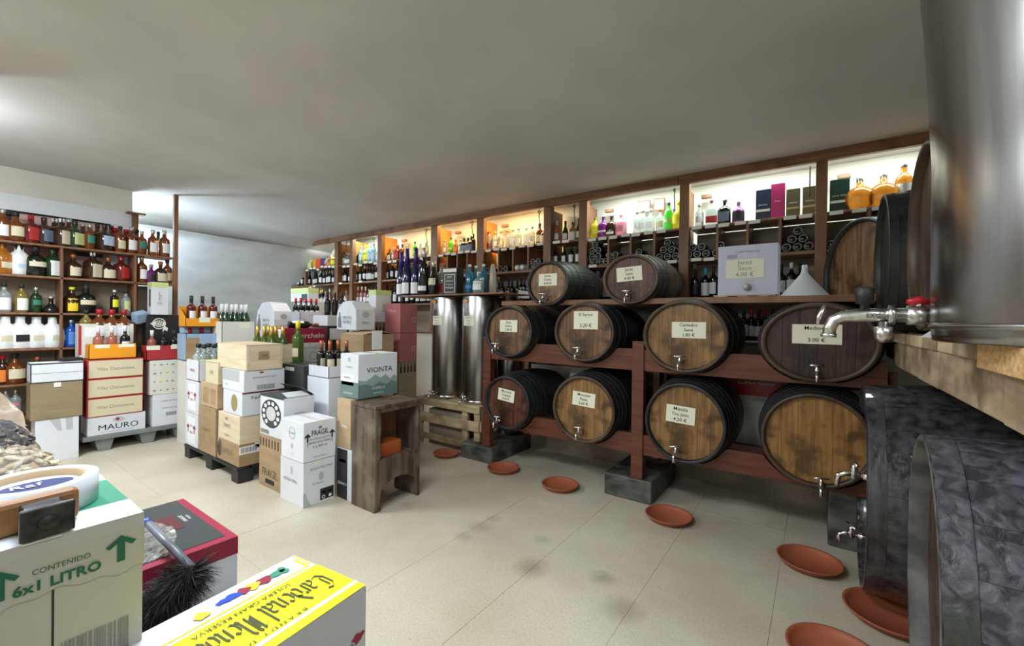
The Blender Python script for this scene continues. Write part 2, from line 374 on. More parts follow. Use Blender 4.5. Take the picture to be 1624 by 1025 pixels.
# white framed opening with posters on the left wall
fr = empty('notice_board', (XL, 0, 0)); tag(fr, 'white framed notice panel high on left wall behind liquor bottles', 'notice board')
def loc(o, par): return o
for nm, lo, hi, m in (('frame_head', (0, -.2, 2.62), (.05, 1.63, 2.80), M['metalw']), ('frame_jamb', (0, 1.42, 2.02), (.045, 1.63, 2.62), M['metalw']),
                      ('backing', (0, -.2, 1.95), (.012, 1.42, 2.62), mat('salmon_backing', (.62, .42, .36), .7))):
    box(nm, lo, hi, m, fr)
for (y0, y1, z0, z1, m) in ((.45, .82, 2.12, 2.58, mat('pink_paper', (.66, .38, .38), .7)), (.84, 1.05, 2.1, 2.5, mat('salmon_paper', (.60, .33, .22), .7)),
                            (1.12, 1.36, 2.2, 2.45, M['darkg']), (.56, .80, 1.97, 2.10, M['whitep'])):
    box('poster', (.012, y0, z0), (.018, y1, z1), m, fr, 0)
tube('frame_edge', [(.05, -.2, 2.615), (.05, 1.42, 2.615)], .008, M['blackpl'], fr, 6)

# fluorescent fitting at the left, mostly outside the frame
lf = empty('ceiling_lamp', (-4.55, .18, 3.12)); tag(lf, 'white ceiling lamp with flared shade at the left edge', 'lamp')
lathe('lamp_shade', [(.03, 0), (.06, -.03), (.11, -.10), (.135, -.17)], M['metalw'], lf, cap0=True, cap1=False)
lathe('bulb', [(.005, -.15), (.05, -.13), (.05, -.07), (.02, -.04)], M['lamp'], lf)

# ------------------------------------------------------------------ bottles
PROF = {  # (radius fraction, height fraction)
 'bordeaux': ([(.93, 0), (1, .02), (1, .60), (.93, .655), (.55, .70), (.37, .74), (.35, .97), (.38, .975), (.38, 1)], .127),
 'burgundy': ([(.93, 0), (1, .02), (1, .46), (.86, .56), (.52, .68), (.36, .77), (.34, .97), (.37, .975), (.37, 1)], .137),
 'flute': ([(.92, 0), (1, .02), (1, .42), (.82, .56), (.52, .72), (.36, .84), (.33, .98), (.36, 1)], .105),
 'champagne': ([(.93, 0), (1, .02), (1, .45), (.88, .55), (.56, .68), (.42, .78), (.38, .93), (.42, 1)], .15),
 'spirit': ([(.94, 0), (1, .02), (1, .58), (.92, .66), (.52, .73), (.36, .78), (.36, .99), (.38, 1)], .17),
 'square': ([(.94, 0), (1, .02), (1, .58), (.90, .65), (.45, .72), (.30, .76), (.31, .98), (.33, 1)], .225),
 'squat': ([(.90, 0), (1, .03), (1, .48), (.90, .58), (.52, .67), (.30, .72), (.30, .99), (.32, 1)], .26),
 'slim': ([(.94, 0), (1, .02), (1, .66), (.85, .72), (.45, .77), (.36, .81), (.36, 1)], .14),
 'jug': ([(.88, 0), (.96, .03), (1, .30), (1, .52), (.90, .62), (.55, .76), (.38, .80), (.36, .99), (.38, 1)], .245),
 'flask': ([(.42, 0), (.62, .04), (.92, .18), (1, .34), (.94, .50), (.68, .64), (.30, .72), (.22, .76), (.22, 1)], .40),
 'decanter': ([(.70, 0), (1, .03), (.98, .20), (.55, .45), (.28, .58), (.26, .85), (.40, .88), (.40, 1)], .40),
}
SQ = ('square', 'jug')
def sqf(a):
    c, s = abs(math.cos(a)), abs(math.sin(a)); return 1/((c**5+s**5)**(1/5.0))
_bm = {}
def bmeshes(prof, seg, lab, capfrac):
    key = (prof, seg, lab, capfrac)
    if key in _bm: return _bm[key]
    P, rf = PROF[prof]; fn = sqf if prof in SQ else None
    pr = [(r*rf, z) for r, z in P]
    vs, fs = lathe_data(pr, seg, fn=fn, a0=PI/seg, a1=2*PI+PI/seg); body = (vs, fs)
    # cap over the neck
    top = P[-1][0]*rf
    def rad(z):
        for (r0, z0), (r1, z1) in zip(P, P[1:]):
            if z0 <= z <= z1 and z1 > z0: return (r0+(r1-r0)*(z-z0)/(z1-z0))*rf
        return top
    zc = 1-capfrac
    cp = [(rad(zc)*1.06, zc), (max(rad(1-capfrac/2), top)*1.08, 1-capfrac/2), (top*1.12, 1.002), (top*.9, 1.006)]
    cap = lathe_data(cp, max(8, seg-4))
    z0, z1 = lab; w = PI*.36 if prof not in SQ else PI*.25
    if prof == 'flask': w = PI*.22
    lb = lathe_data([(rad(z0)*1.02, z0), (rad((z0+z1)/2)*1.02, (z0+z1)/2), (rad(z1)*1.02, z1)], 8, fn=fn, a0=-PI/2-w, a1=-PI/2+w)
    _bm[key] = (body, cap, lb); return _bm[key]
_me = {}
def shared(key, data, m, smooth=True):
    k = (key, m.name)
    if k not in _me:
        me = mesh('bottle_part', data[0], data[1], smooth); me.materials.append(m); _me[k] = me
    return _me[k]
# kind: profile, height, glass, cap, label, label z-range, cap fraction, words
K = {
 'red': ('bordeaux', .30, 'black', 'black', 'white', (.14, .50), .22, 'dark wine bottle with white label'),
 'redw': ('bordeaux', .30, 'black', 'wine', 'white', (.14, .46), .22, 'dark wine bottle with burgundy capsule'),
 'redr': ('bordeaux', .30, 'black', 'red', 'white', (.14, .46), .22, 'dark wine bottle with red capsule'),
 'redc': ('bordeaux', .30, 'black', 'copper', 'white', (.10, .48), .24, 'dark wine bottle with copper capsule'),
 'redk': ('burgundy', .30, 'black', 'black', 'cream', (.14, .42), .20, 'dark sloping wine bottle with cream label'),
 'dark': ('bordeaux', .29, 'black', 'black', 'black', (.14, .46), .2, 'all-black wine bottle'),
 'teal': ('bordeaux', .30, 'black', 'teal', 'white', (.10, .52), .22, 'dark wine bottle with teal capsule'),
 'whitec': ('bordeaux', .31, 'black', 'white', 'white', (.2, .50), .18, 'dark wine bottle with white capsule'),
 'grn': ('burgundy', .30, 'green', 'black', 'white', (.14, .42), .2, 'green wine bottle with white label'),
 'gold': ('burgundy', .31, 'grn', 'gold', 'cream', (.1, .3), .30, 'green bottle with gold foil neck'),
 'wcap': ('burgundy', .31, 'green', 'white', 'white', (.1, .3), .27, 'green bottle with white foil neck'),
 'rose': ('bordeaux', .30, 'rose', 'white', 'white', (.14, .42), .2, 'rose wine bottle'),
 'cava': ('champagne', .31, 'black', 'gold', 'cream', (.14, .4), .3, 'black sparkling wine bottle'),
 'rum': ('spirit', .29, 'whisky', 'black', 'cream', (.14, .46), .14, 'brown liquor bottle with cream label'),
 'rumw': ('spirit', .30, 'whisky', 'silver', 'white', (.14, .5), .14, 'whisky bottle with white label'),
 'jackr': ('square', .28, 'red', 'red', 'red', (.12, .56), .16, 'square liquor bottle with red label'),
 'jackc': ('square', .28, 'brown', 'white', 'cream', (.08, .56), .14, 'square bottle with large cream label'),
 'jackg': ('square', .28, 'green', 'black', 'lime', (.12, .56), .14, 'square bottle with pale green label'),
 'jackb': ('square', .27, 'brown', 'black', 'slate', (.12, .54), .14, 'square brown bottle with slate blue label'),
 'jackl': ('square', .28, 'brown', 'black', 'lblue', (.20, .56), .14, 'square bottle with pale blue label'),
 'maker': ('squat', .28, 'whisky', 'black', 'cream', (.18, .5), .16, 'squat whisky bottle with cream label'),
 'wgreen': ('spirit', .27, 'whisky', 'silver', 'green', (.25, .55), .14, 'whisky bottle with green label'),
 'amber': ('jug', .27, 'amber', 'black', 'cream', (.2, .4), .12, 'amber liqueur bottle'),
 'white43': ('jug', .28, 'white', 'black', 'lblue', (.24, .36), .16, 'white ceramic jug bottle with black cap'),
 'blackj': ('squat', .29, 'black', 'black', 'cream', (.3, .46), .2, 'black round-shouldered liqueur bottle'),
 'jager': ('square', .27, 'green', 'green', 'white', (.05, .58), .12, 'green liqueur bottle with white and red label'),
 'dkcream': ('squat', .25, 'brown', 'copper', 'cream', (.1, .46), .16, 'dark liqueur bottle with cream label'),
 'jug': ('jug', .30, 'white', 'white', 'cream', (.25, .42), .05, 'opal white jug bottle'),
 'jugk': ('jug', .30, 'white', 'white', 'black', (.22, .44), .05, 'opal white jug bottle with black badge'),
 'ylab': ('squat', .26, 'brown', 'yellow', 'yellow', (.08, .56), .1, 'dark liqueur bottle with yellow label'),
 'byl': ('slim', .26, 'black', 'white', 'bright', (.28, .60), .1, 'black bottle with bright yellow label'),
 'limel': ('spirit', .26, 'clear', 'black', 'lime', (.2, .56), .12, 'clear bottle with lime label'),
 'clw': ('spirit', .27, 'clear', 'black', 'white', (.08, .5), .14, 'clear liquor bottle with white label'),
 'amw': ('spirit', .27, 'gold', 'black', 'white', (.08, .5), .14, 'amber liquor bottle with white label'),
 'dgn': ('spirit', .25, 'green', 'silver', 'green', (.3, .5), .14, 'dark green liqueur bottle'),
 'dome': ('decanter', .16, 'black', 'silver', 'black', (.1, .16), .12, 'low black domed bottle with silver stopper'),
 'bluel': ('spirit', .28, 'blue', 'silver', 'blue', (.1, .56), .12, 'blue bottle with pale blue label'),
 'orl': ('spirit', .28, 'brown', 'red', 'orange', (.1, .5), .14, 'dark bottle with orange label and red cap'),
 'pkb': ('slim', .27, 'clear', 'silver', 'pink', (.45, .55), .14, 'clear bottle with magenta band'),
 'redcap': ('squat', .28, 'whisky', 'red', 'white', (.1, .46), .16, 'honey coloured bottle with red cap'),
 'clear': ('spirit', .25, 'clear', 'silver', 'white', (.2, .46), .12, 'clear gin bottle'),
 'clearr': ('square', .26, 'clear', 'red', 'red', (.1, .36), .12, 'clear gin bottle with red print'),
 'clearo': ('spirit', .25, 'clear', 'orange', 'cream', (.2, .46), .12, 'clear gin bottle with orange cap'),
 'lb': ('slim', .30, 'lblue', 'silver', 'lblue', (.2, .5), .12, 'pale blue gin bottle'),
 'blk': ('square', .25, 'black', 'black', 'slate', (.12, .50), .14, 'black gin bottle'),
 'mom': ('squat', .22, 'purple', 'silver', 'black', (.1, .5), .12, 'crown-topped dark gin bottle with pink print'),
 'yel': ('square', .24, 'yel', 'black', 'bright', (.2, .46), .12, 'yellow gin bottle'),
 'pur': ('square', .24, 'purple', 'black', 'white', (.25, .34), .12, 'purple gin bottle'),
 'dpk': ('square', .24, 'brown', 'black', 'white', (.12, .24), .12, 'dark berry gin bottle'),
 'pk': ('square', .24, 'pinkg', 'pink' if False else 'silver', 'pink', (.2, .46), .12, 'pink gin bottle'),
 'lgr': ('slim', .29, 'lgreen', 'black', 'lime', (.3, .4), .12, 'bright green gin bottle'),
 'bee': ('squat', .30, 'yel', 'yellow', 'bright', (.2, .46), .14, 'tall ridged yellow bottle'),
 'aq': ('spirit', .24, 'lblue', 'silver', 'white', (.2, .46), .12, 'aqua gin bottle'),
 'or': ('spirit', .25, 'amber', 'orange', 'orange', (.2, .46), .12, 'orange gin bottle'),
 'flask': ('flask', .27, 'amber', 'silver', None, (.3, .4), .13, 'round flask of amber whisky'),
 'whl': ('spirit', .33, 'amber', 'silver', 'white', (.12, .50), .10, 'tall amber whisky bottle with white label'),
}
def bottle(kind, x, y, z, label=None, group=None, face=0, h=None, seg=12, parts=True, tilt=None, extra=None):
    prof, hh, g, c, lb, lr, cf, words = K[kind]; h = h or hh
    body, cap, lab = bmeshes(prof, seg, lr, cf)
    wine = prof in ('bordeaux', 'burgundy', 'flute', 'champagne')
    o = link('wine_bottle' if wine else 'liquor_bottle', shared((prof, seg, 'b'), body, G[g]))
    o.location = (x, y, z); o.scale = (h, h, h); o.rotation_euler = tilt or (0, 0, face)
    if parts:
        link('cap', shared((prof, seg, 'c', cf), cap, C[c]), None, o)
        if lb: link('label', shared((prof, seg, 'l', lr), lab, L[lb]), None, o)
    tag(o, label or words, 'bottle', group); return o
def row(kinds, pts, place, group, z, face=0, jit=.0, seg=12, hs=1):
    """kinds: list of bottle kinds left to right at pts (x,y)"""
    n = 0
    for k, p in zip(kinds, pts):
        n += 1
        wd = K[k][7]; lab = '%s, %s from left %s' % (wd, ORD[n], place)
        o = bottle(k, p[0], p[1], z, lab, group, face+random.uniform(-.15, .15), K[k][1]*random.uniform(.97, 1.03)*hs, seg)

# ------------------------------------------------------------------ right-hand wall shelving
YS, YBK = 4.35, 4.68
ws = empty('wall_shelving', (0, YS, 0)); tag(ws, 'long brown wooden wall shelving with lit bays above the barrels', 'shelving')
def wbox(nm, x0, x1, y0, y1, z0, z1, m, bev=.003):   # coordinates in the room, stored relative to the shelving
    return box(nm, (x0, y0-YS, z0), (x1, y1-YS, z1), m, ws, bev)
for (x0, x1) in ((-.03, .05), (-1.11, -1.02), (-2.19, -2.09), (-2.65, -2.55), (-3.68, -3.56), (-4.54, -4.41), (-5.75, -5.65), (-6.50, -6.42), (-6.95, -6.85)):
    zt = 2.85
    wbox('post', x0, x1, YS-.02, YS+.05, 1.30, zt, M['brownwood'])
    wbox('partition', (x0+x1)/2-.012, (x0+x1)/2+.012, YS+.05, YBK, 1.3, 2.82, M['orangewood'] if x0 < -3 else M['brownwood'])
wbox('post', .85, .93, YS-.02, YS+.05, 1.30, 2.85, M['brownwood'])
wbox('post', -7.99, -7.93, YS, YS+.05, 1.4, 2.44, M['brownwood'])
# beam in three lengths with the butt joints the photo shows
for (x0, x1) in ((-7.72, -4.9), (-4.895, -1.12), (-1.115, 1.25)):
    bm = bmesh.new(); badd(bm, (x0, -.05, 2.835), (x1, 0, 2.95), .004)
    if x0 < -7:
        for v in bm.verts:
            if v.co.x < x0+.03 and v.co.z < 2.88: v.co.x -= .14
    link('beam', frombm('beam', bm), M['beamwood'], ws)
BAYS = [('far sloped end bay', -7.93, -6.95), ('narrow far bay', -6.85, -6.50), ('pale blue gin bay', -6.42, -5.75), ('first warm lit bay', -5.65, -4.54),
        ('second warm lit bay', -4.41, -3.68), ('brightest warm lit bay', -3.56, -2.65), ('narrow unlit bay', -2.55, -2.19), ('bay with coloured gins', -2.09, -1.11),
        ('bay with boxed spirits', -1.02, -.03), ('last bay by the steel tank', .05, .85)]
for nm, x0, x1 in BAYS:
    wbox('shelf_board', x0, x1, YS, YBK, 2.405, 2.425, M['brownwood'])
    lo = x0-.6 if nm.startswith('far') else x0
    z2 = 2.15 if nm == 'narrow unlit bay' else 2.12
    wbox('shelf_board', lo, x1, YS, YBK, z2-.03, z2, M['brownwood'])
    wbox('shelf_board', x0, x1, YS, YBK, 1.715, 1.735, M['cwarm'] if x0 > -3.6 else M['brownwood'])
    if x0 > -3: wbox('shelf_board', x0, x1, YS, YBK, 1.33, 1.345, M['cwarm'])
    wbox('back_panel', x0, x1, YBK, YBK+.015, 1.3, 2.40, M['panel'])
    # paper price tags along the edges
    for (zz, dens, hh) in ((2.392, .9, .032), (z2-.032, .35, .03)):
        nT = max(2, int((x1-x0)/.115))
        for k in range(nT):
            if random.random() < dens:
                xa = x0+(x1-x0)*(k+.5)/nT
                t = wbox('price_tag', xa-.045, xa+.045, YS-.006, YS-.003, zz, zz+hh, M['tag'], 0)
                t.rotation_euler = (0, random.uniform(-.012, .012)/3, 0)
    if x0 > -4.5:
        nT = int((x1-x0)/.16)
        for k in range(nT): wbox('shelf_edge_paper', x0+(x1-x0)*k/nT+.002, x0+(x1-x0)*(k+1)/nT-.002, YS-.004, YS-.001, 1.70, 1.738, M['tag'], 0)
    # dividers for the lying-down bottles
    nd = {8: 3, 7: 3, 5: 3, 4: 3, 9: 2}.get([b[0] for b in BAYS].index(nm), 0)
    for k in range(nd):
        xa = x0+(x1-x0)*(k+1)/(nd+1); wbox('divider', xa-.012, xa+.012, YS, YBK, 2.12, 2.405, M['brownwood'])
# iron scroll brackets at the tops of the posts
for x in (-.07, -1.15, -2.69, -3.73, -4.6, -5.8, -6.55, -2.23):
    pts = [(0, -.03, 2.80), (0, -.06, 2.74), (0, -.045, 2.66), (0, -.03, 2.60), (0, -.055, 2.56), (0, -.075, 2.60)]
    sc = [(0, -.06-.028*(1-t/9)*math.cos(t), 2.79-.028*(1-t/9)*math.sin(t)) for t in [q*.6 for q in range(12)]]
    b = merge('bracket', [tube_data(pts, .005, 5), tube_data(sc, .004, 5)], M['iron'], ws, True); b.location.x = x
# battery/starter blocks high in the bays
for x in (-.97, -2.0, -3.48, -4.33, -5.5, .12):
    wbox('cable_block', x, x+.09, YBK-.08, YBK-.03, 2.75, 2.785, M['brownwood'])
# tubes in the bays: each a lamp of its own
def bay_lamp(x0, x1, warm, power, lab):
    c = (1, .70, .30) if warm else (.84, 1, .93)
    e = empty('tube_lamp', ((x0+x1)/2, YS+.012, 2.885)); tag(e, lab, 'lamp')
    hw = (x1-x0)/2
    box('batten', (-hw, .0, .02), (hw, .04, .045), M['metalw'], e)
    t = tube('tube', [(-hw+.02, .02, 0), (hw-.02, .02, 0)], .013, M['tubew' if warm else 'tube'], e, 8)
    area('tube_light', ((x0+x1)/2, YS+.06, 2.87), (x1-x0)*.9, .04, power*.62, c, (PI*.06, 0, 0))
bay_lamp(-7.7, -7.0, False, 3, 'cool fluorescent tube behind the beam at the far sloped end')
bay_lamp(-6.4, -5.8, False, 7, 'cool fluorescent tube over the pale blue gin bottles')
bay_lamp(-5.6, -4.6, True, 9, 'warm fluorescent tube over the first warm lit bay from the left')
bay_lamp(-4.4, -3.7, True, 8, 'warm fluorescent tube over the second warm lit bay')
bay_lamp(-3.5, -2.7, True, 13, 'warm fluorescent tube over the brightest warm lit bay')
bay_lamp(-2.05, -1.15, False, 13, 'cool fluorescent tube over the coloured gin bottles')
bay_lamp(-1.0, -.05, False, 15, 'cool fluorescent tube over the boxed spirits')
bay_lamp(.08, .8, False, 11, 'cool fluorescent tube over the round whisky flasks')
YU = YS+.11
def up_row(kinds, pxs, place, z=2.427, y=YU, g='bottles on the upper wall shelf', hs=1):
    row(kinds, [(atY(p, y), y+random.uniform(-.02, .03)) for p in pxs], place, g, z, hs=hs)
up_row(['flask', 'flask', 'whl'], [1360, 1397, 1429], 'in the last bay by the tank')
up_row(['clear', 'clearr', 'blk', 'mom'], [1107, 1127, 1147, 1169], 'in the bay with boxed spirits', hs=.95)
up_row(['yel', 'pur', 'dpk', 'pk', 'clear', 'clear', 'clear', 'clearo', 'lgr', 'bee'], [941, 955, 968, 982, 1008, 1018, 1029, 1043, 1058, 1074], 'in the bay with coloured gins')
up_row(['rose', 'grn', 'amw', 'redk'], [882, 893, 905, 916], 'on top shelf of narrow unlit bay', z=2.427, hs=.86)
up_row(['red', 'red', 'red', 'red'], [881, 893, 906, 916], 'on middle shelf of narrow unlit bay', z=2.152, hs=.80, g='bottles on the middle wall shelf')
up_row(['clearr', 'clear', 'clearo', 'clearo', 'clear', 'clear', 'clear', 'clear', 'rum', 'dkcream'], [773, 783, 792, 803, 812, 821, 831, 843, 853, 862], 'in the brightest warm lit bay', hs=.95)
up_row(['clear', 'lgr', 'or', 'aq', 'blk', 'blk', 'blk', 'dark'], [705, 712, 721, 728, 734, 740, 746, 751], 'in the second warm lit bay', hs=.85)
up_row(['mom', 'dkcream', 'clear', 'jackr', 'rum', 'clear', 'lgr', 'clear', 'lb'], [609, 616, 622, 629, 636, 645, 658, 666, 674], 'in the first warm lit bay', hs=.85)
up_row(['blk', 'lb', 'lb', 'bee', 'lb', 'lb', 'clear'], [564, 570, 576, 581, 586, 592, 597], 'on top of the pale blue gin bay', hs=1.05)
up_row(['clear', 'limel', 'clear', 'clear'], [541, 545, 549, 553], 'on top of the narrow far bay', hs=.9)
up_row(['clearr', 'or', 'clear', 'bee'], [516, 521, 526, 530], 'on top shelf of far sloped bay', hs=.85)
mid = 'bottles on the middle wall shelf'
up_row(['redk', 'grn', 'redk', 'whitec', 'red', 'grn', 'red', 'red', 'grn'], [492, 497, 502, 506, 510, 515, 519, 524, 529], 'on mid shelf of far sloped bay', z=2.122, g=mid, hs=.88)
up_row(['grn', 'red', 'whitec', 'red'], [470, 474, 478, 482], 'at shelf end below the sloping ceiling', z=2.122, g=mid, hs=.85)
up_row(['grn', 'red', 'red', 'grn'], [541, 545, 549, 553], 'on mid shelf of narrow far bay', z=2.122, g=mid, hs=.9)
up_row(['red', 'red', 'whitec', 'red', 'red', 'redk', 'whitec'], [566, 571, 576, 582, 587, 592, 597], 'on mid shelf of pale blue bay', z=2.122, g=mid, hs=.92)
up_row(['red', 'whitec', 'red', 'red', 'dark', 'dark', 'red', 'dark'], [612, 620, 628, 636, 645, 654, 663, 672], 'on mid shelf of first warm bay', z=2.122, g=mid, hs=.9)
low = 'bottles on the lower wall shelf'
up_row(['dark', 'dark', 'red', 'red', 'dark', 'dark', 'red', 'redw', 'redw'], [783, 790, 797, 805, 812, 818, 825, 831, 838], 'on low shelf of brightest bay', z=1.737, g=low, hs=.95)
up_row(['redw', 'red', 'redw'], [950, 958, 965], 'between the two top barrels', z=1.737, g=low, hs=.95)
up_row(['dark', 'teal', 'red', 'dark', 'red', 'whitec', 'dark'], [1101, 1117, 1131, 1141, 1238, 1254, 1268], 'on low shelf of boxed spirits bay', z=1.737, g=low, hs=.98)
up_row(['redr', 'red'], [1319, 1332], 'on low shelf of last bay', z=1.737, g=low, hs=.95)
up_row(['dark', 'red', 'redr', 'redw', 'redr', 'red'], [1168, 1180, 1191, 1203, 1214, 1226], 'between the Cantador and Mediodia barrels', z=1.347, g='bottles behind the barrels', hs=.95)
up_row(['rose', 'rose', 'rose', 'clear', 'red', 'red'], [568, 574, 580, 586, 592, 597], 'below the pale blue gin bay', z=1.737, g=low)
up_row(['clear', 'clear'], [541, 550], 'below the narrow far bay', z=1.737, g=low)
up_row(['cava', 'cava', 'cava', 'clear', 'rose', 'rose'], [503, 508, 513, 518, 524, 529], 'below the far sloped bay', z=1.737, g=low)
up_row(['red', 'dark', 'red', 'red', 'dark', 'red', 'whitec', 'redw', 'redr', 'redk', 'red', 'red'], [612, 619, 626, 633, 640, 647, 654, 661, 668, 675, 682, 700], 'behind the board on the tanks', z=1.737, g=low)
# bottles lying in the compartments, bases to the front
def pile(cxpx, rows_, place, kind='dark', base=2.12, r=.0385, white=False):
    x0 = atY(cxpx, YS+.04); n = 0
    for lv, cnt in enumerate(rows_):
        for k in range(cnt):
            n += 1
            kk = 'wht' if white else kind
            lab = '%s wine bottle lying base outwards, %s from left %s' % ('white' if white else 'black', ORD[n], place)
            b = bottle('dark', x0+(k-(cnt-1)/2)*2.04*r, YS+.015, base+r+lv*1.75*r, lab, 'bottles lying in the compartments', h=.30, parts=False, tilt=(-PI/2, 0, 0))
            if white: b.data = shared(('bordeaux', 12, 'b'), bmeshes('bordeaux', 12, (.14, .46), .2)[0], G['white'])
            # raised glass ring round the punt
            rg = lathe_data([(.112, .004), (.118, -.004), (.105, -.008), (.085, -.003)], 12, cap0=False, cap1=False)
            link('base_ring', shared('ring', rg, mat('glass_edge', (.16, .16, .15), .15)), None, b)
pile(1105, [3, 2], 'in first compartment under boxed spirits')
pile(1142, [2, 1], 'in second compartment under boxed spirits')
pile(1165, [1], 'beside the second divider under boxed spirits')
pile(1200, [2], 'in third compartment under boxed spirits')
pile(1263, [3, 2, 1], 'in pyramid above the white funnel')
pile(1326, [2], 'in first compartment of last bay')
pile(1368, [2], 'in second compartment of last bay')
pile(944, [3, 2, 2, 1], 'in first compartment under coloured gins', r=.036)
pile(971, [3, 2], 'in second compartment under coloured gins', r=.036)
pile(1013, [3, 1], 'in third compartment under coloured gins')
pile(1058, [3, 2, 1], 'in fourth compartment under coloured gins')
pile(775, [1], 'in first compartment of brightest bay')
pile(799, [2], 'in second compartment of brightest bay')
pile(824, [2], 'in third compartment of brightest bay', white=True)
pile(850, [3, 2], 'in fourth compartment of brightest bay', r=.036)
pile(712, [2], 'in second warm bay behind the tank bottles')
pile(735, [2], 'beside the last divider of second warm bay')
# boxes standing on the upper shelf
def shelf_carton(px, w, h, m, lab, lettering, band=None):
    x = atY(px, YU); o = cbox('bottle_carton', (x, YU, 2.426), (w, .085, h), m); tag(o, lab, 'box', 'cartons on the upper shelf')
    if band: quadm('print', (0, -.0425, 0), (1, 0, 0), (0, 0, 1), (0, -1, 0), -w/2+.004, h*.28, w/2-.004, h*.36, band, o)
    if lettering: text(lettering, (0, -.0425, h*.5), (1, 0, 0), (0, 0, 1), (0, -1, 0), .02, M['tag'], o, .8)
shelf_carton(1208, .115, .275, M['navy'], 'navy blue spirits carton, leftmost of the four on the upper shelf', "Ballantine's", M['tag'])
shelf_carton(1231, .105, .31, M['magenta'], 'magenta spirits carton beside the navy one', 'Puerto', None)
shelf_carton(1255, .10, .245, M['olive'], 'olive and gold carton right of the magenta one', 'CARDHU', M['gold'])
shelf_carton(1281, .10, .245, M['olive'], 'olive and gold carton touching the last post before the corner', 'CARDHU', M['gold'])
shelf_carton(1328, .13, .27, M['dgreenc'], 'dark green whisky carton beside the round amber flasks', 'Johnnie Walker', M['tag'])
shelf_carton(493, .13, .18, M['lime'], 'small green carton at the sloped end of top shelf', None)
shelf_carton(501, .10, .18, M['orange'], 'small orange carton second from sloped shelf end', None)
shelf_carton(507, .13, .18, mat('vermilion_card', (.75, .09, .02), .5), 'small vermilion carton third from sloped shelf end', None)
shelf_carton(512, .06, .18, mat('violet_card', (.12, .03, .16), .5), 'narrow violet carton fourth from sloped shelf end', None)
for i, (px, w, lab) in enumerate(((1018, .14, 'left framed certificate leaning high in the coloured gin bay'), (1042, .12, 'right framed certificate high in the coloured gin bay'))):
    e = empty('picture_frame', (atY(px, YBK-.03), YBK-.02, 2.70)); tag(e, lab, 'picture')
    o = box('frame', (-w/2, 0, 0), (w/2, .012, .13), M['brownwood'], e); box('sheet', (-w/2+.012, -.003, .012), (w/2-.012, 0, .118), M['paper'], e, 0)
    e.rotation_euler = (.15, .08, 0)

# ------------------------------------------------------------------ barrels
NST = 22
_st = {}
def stave_mesh(hr, br, ln, m):
    key = (round(hr, 3), round(br, 3), round(ln, 2), m.name)
    if key in _st: return _st[key]
    n = 8; w = PI/NST; vs, fs = [], []; th = .013
    for i in range(n+1):
        t = i/n; y = t*ln; s = math.sin(PI*t)
        r = hr+(br-hr)*s
        for (a, rr) in ((-w*.993, r-.0015), (-w*.5, r), (w*.5, r), (w*.993, r-.0015), (w*.993, r-th), (-w*.993, r-th)):
            vs.append((rr*math.sin(a), y, rr*math.cos(a)))
    for i in range(n):
        for k in range(6):
            k2 = (k+1) % 6; fs.append((i*6+k, (i+1)*6+k, (i+1)*6+k2, i*6+k2))
    fs.append(tuple(range(6))); fs.append(tuple(reversed(range(n*6, n*6+6))))
    me = mesh('stave', vs, fs); me.materials.append(m); _st[key] = me
    return me
def hoop_data(hr, br, ln, y0, y1):
    vs, fs = [], []; seg = 64
    f = lambda y: hr+(br-hr)*math.sin(PI*max(0, min(1, y/ln)))
    P = [(f(y0)-.003, y0), (f(y0)+.0025, y0), (f(y1)+.0025, y1), (f(y1)-.003, y1)]
    for (r, y) in P:
        for i in range(seg): a = 2*PI*i/seg; vs.append((r*math.sin(a), y, r*math.cos(a)))
    for j in range(3):
        for i in range(seg): i2 = (i+1) % seg; fs.append((j*seg+i, j*seg+i2, (j+1)*seg+i2, (j+1)*seg+i))
    return vs, fs
def head_plank(hr, x0, x1, y, m, parent, th=.02):
    """one board of a round head between two chords"""
    g = .0007; x0 += g; x1 -= g; r = hr-.018; n = 6; top, bot = [], []
    for i in range(n+1):
        x = x0+(x1-x0)*i/n; z = math.sqrt(max(1e-6, r*r-x*x)); top.append((x, z)); bot.append((x, -z))
    ring = bot+top[::-1]; N = len(ring)
    vs = [(x, y, z) for x, z in ring]+[(x, y+th, z) for x, z in ring]
    fs = [tuple(range(N)), tuple(reversed(range(N, 2*N)))]+[(i, i+N, (i+1) % N+N, (i+1) % N) for i in range(N)]
    return link('head_board', mesh('head_board', vs, fs), m, parent)
def tap(parent, x, y, z, s=1, lever=0, m=None):
    """chrome barrel tap with its outlet forward (-y)"""
    m = m or M['chrome']
    e = merge('tap', [tube_data([(0, 0, 0), (0, -.035, 0)], .014, 10), tube_data([(0, -.03, 0), (0, -.085, 0), (0, -.105, -.012), (0, -.11, -.05)], [.0095, .0095, .010, .0085], 10),
                      lathe_data([(.012, -.016), (.013, .018), (.008, .026), (.009, .036)], 10)], m, parent, True)
    for v in e.data.vertices[-40:]: v.co.y -= .06
    e.location = (x, y, z); e.scale = (s, s, s)
    c, sn = math.cos(lever), math.sin(lever)
    hd = tube('tap_handle', [(-.038*c, -.06-.038*sn, .04), (0, -.06, .042), (.038*c, -.06+.038*sn, .04)], [.006, .007, .006], m, e, 8)
    return e
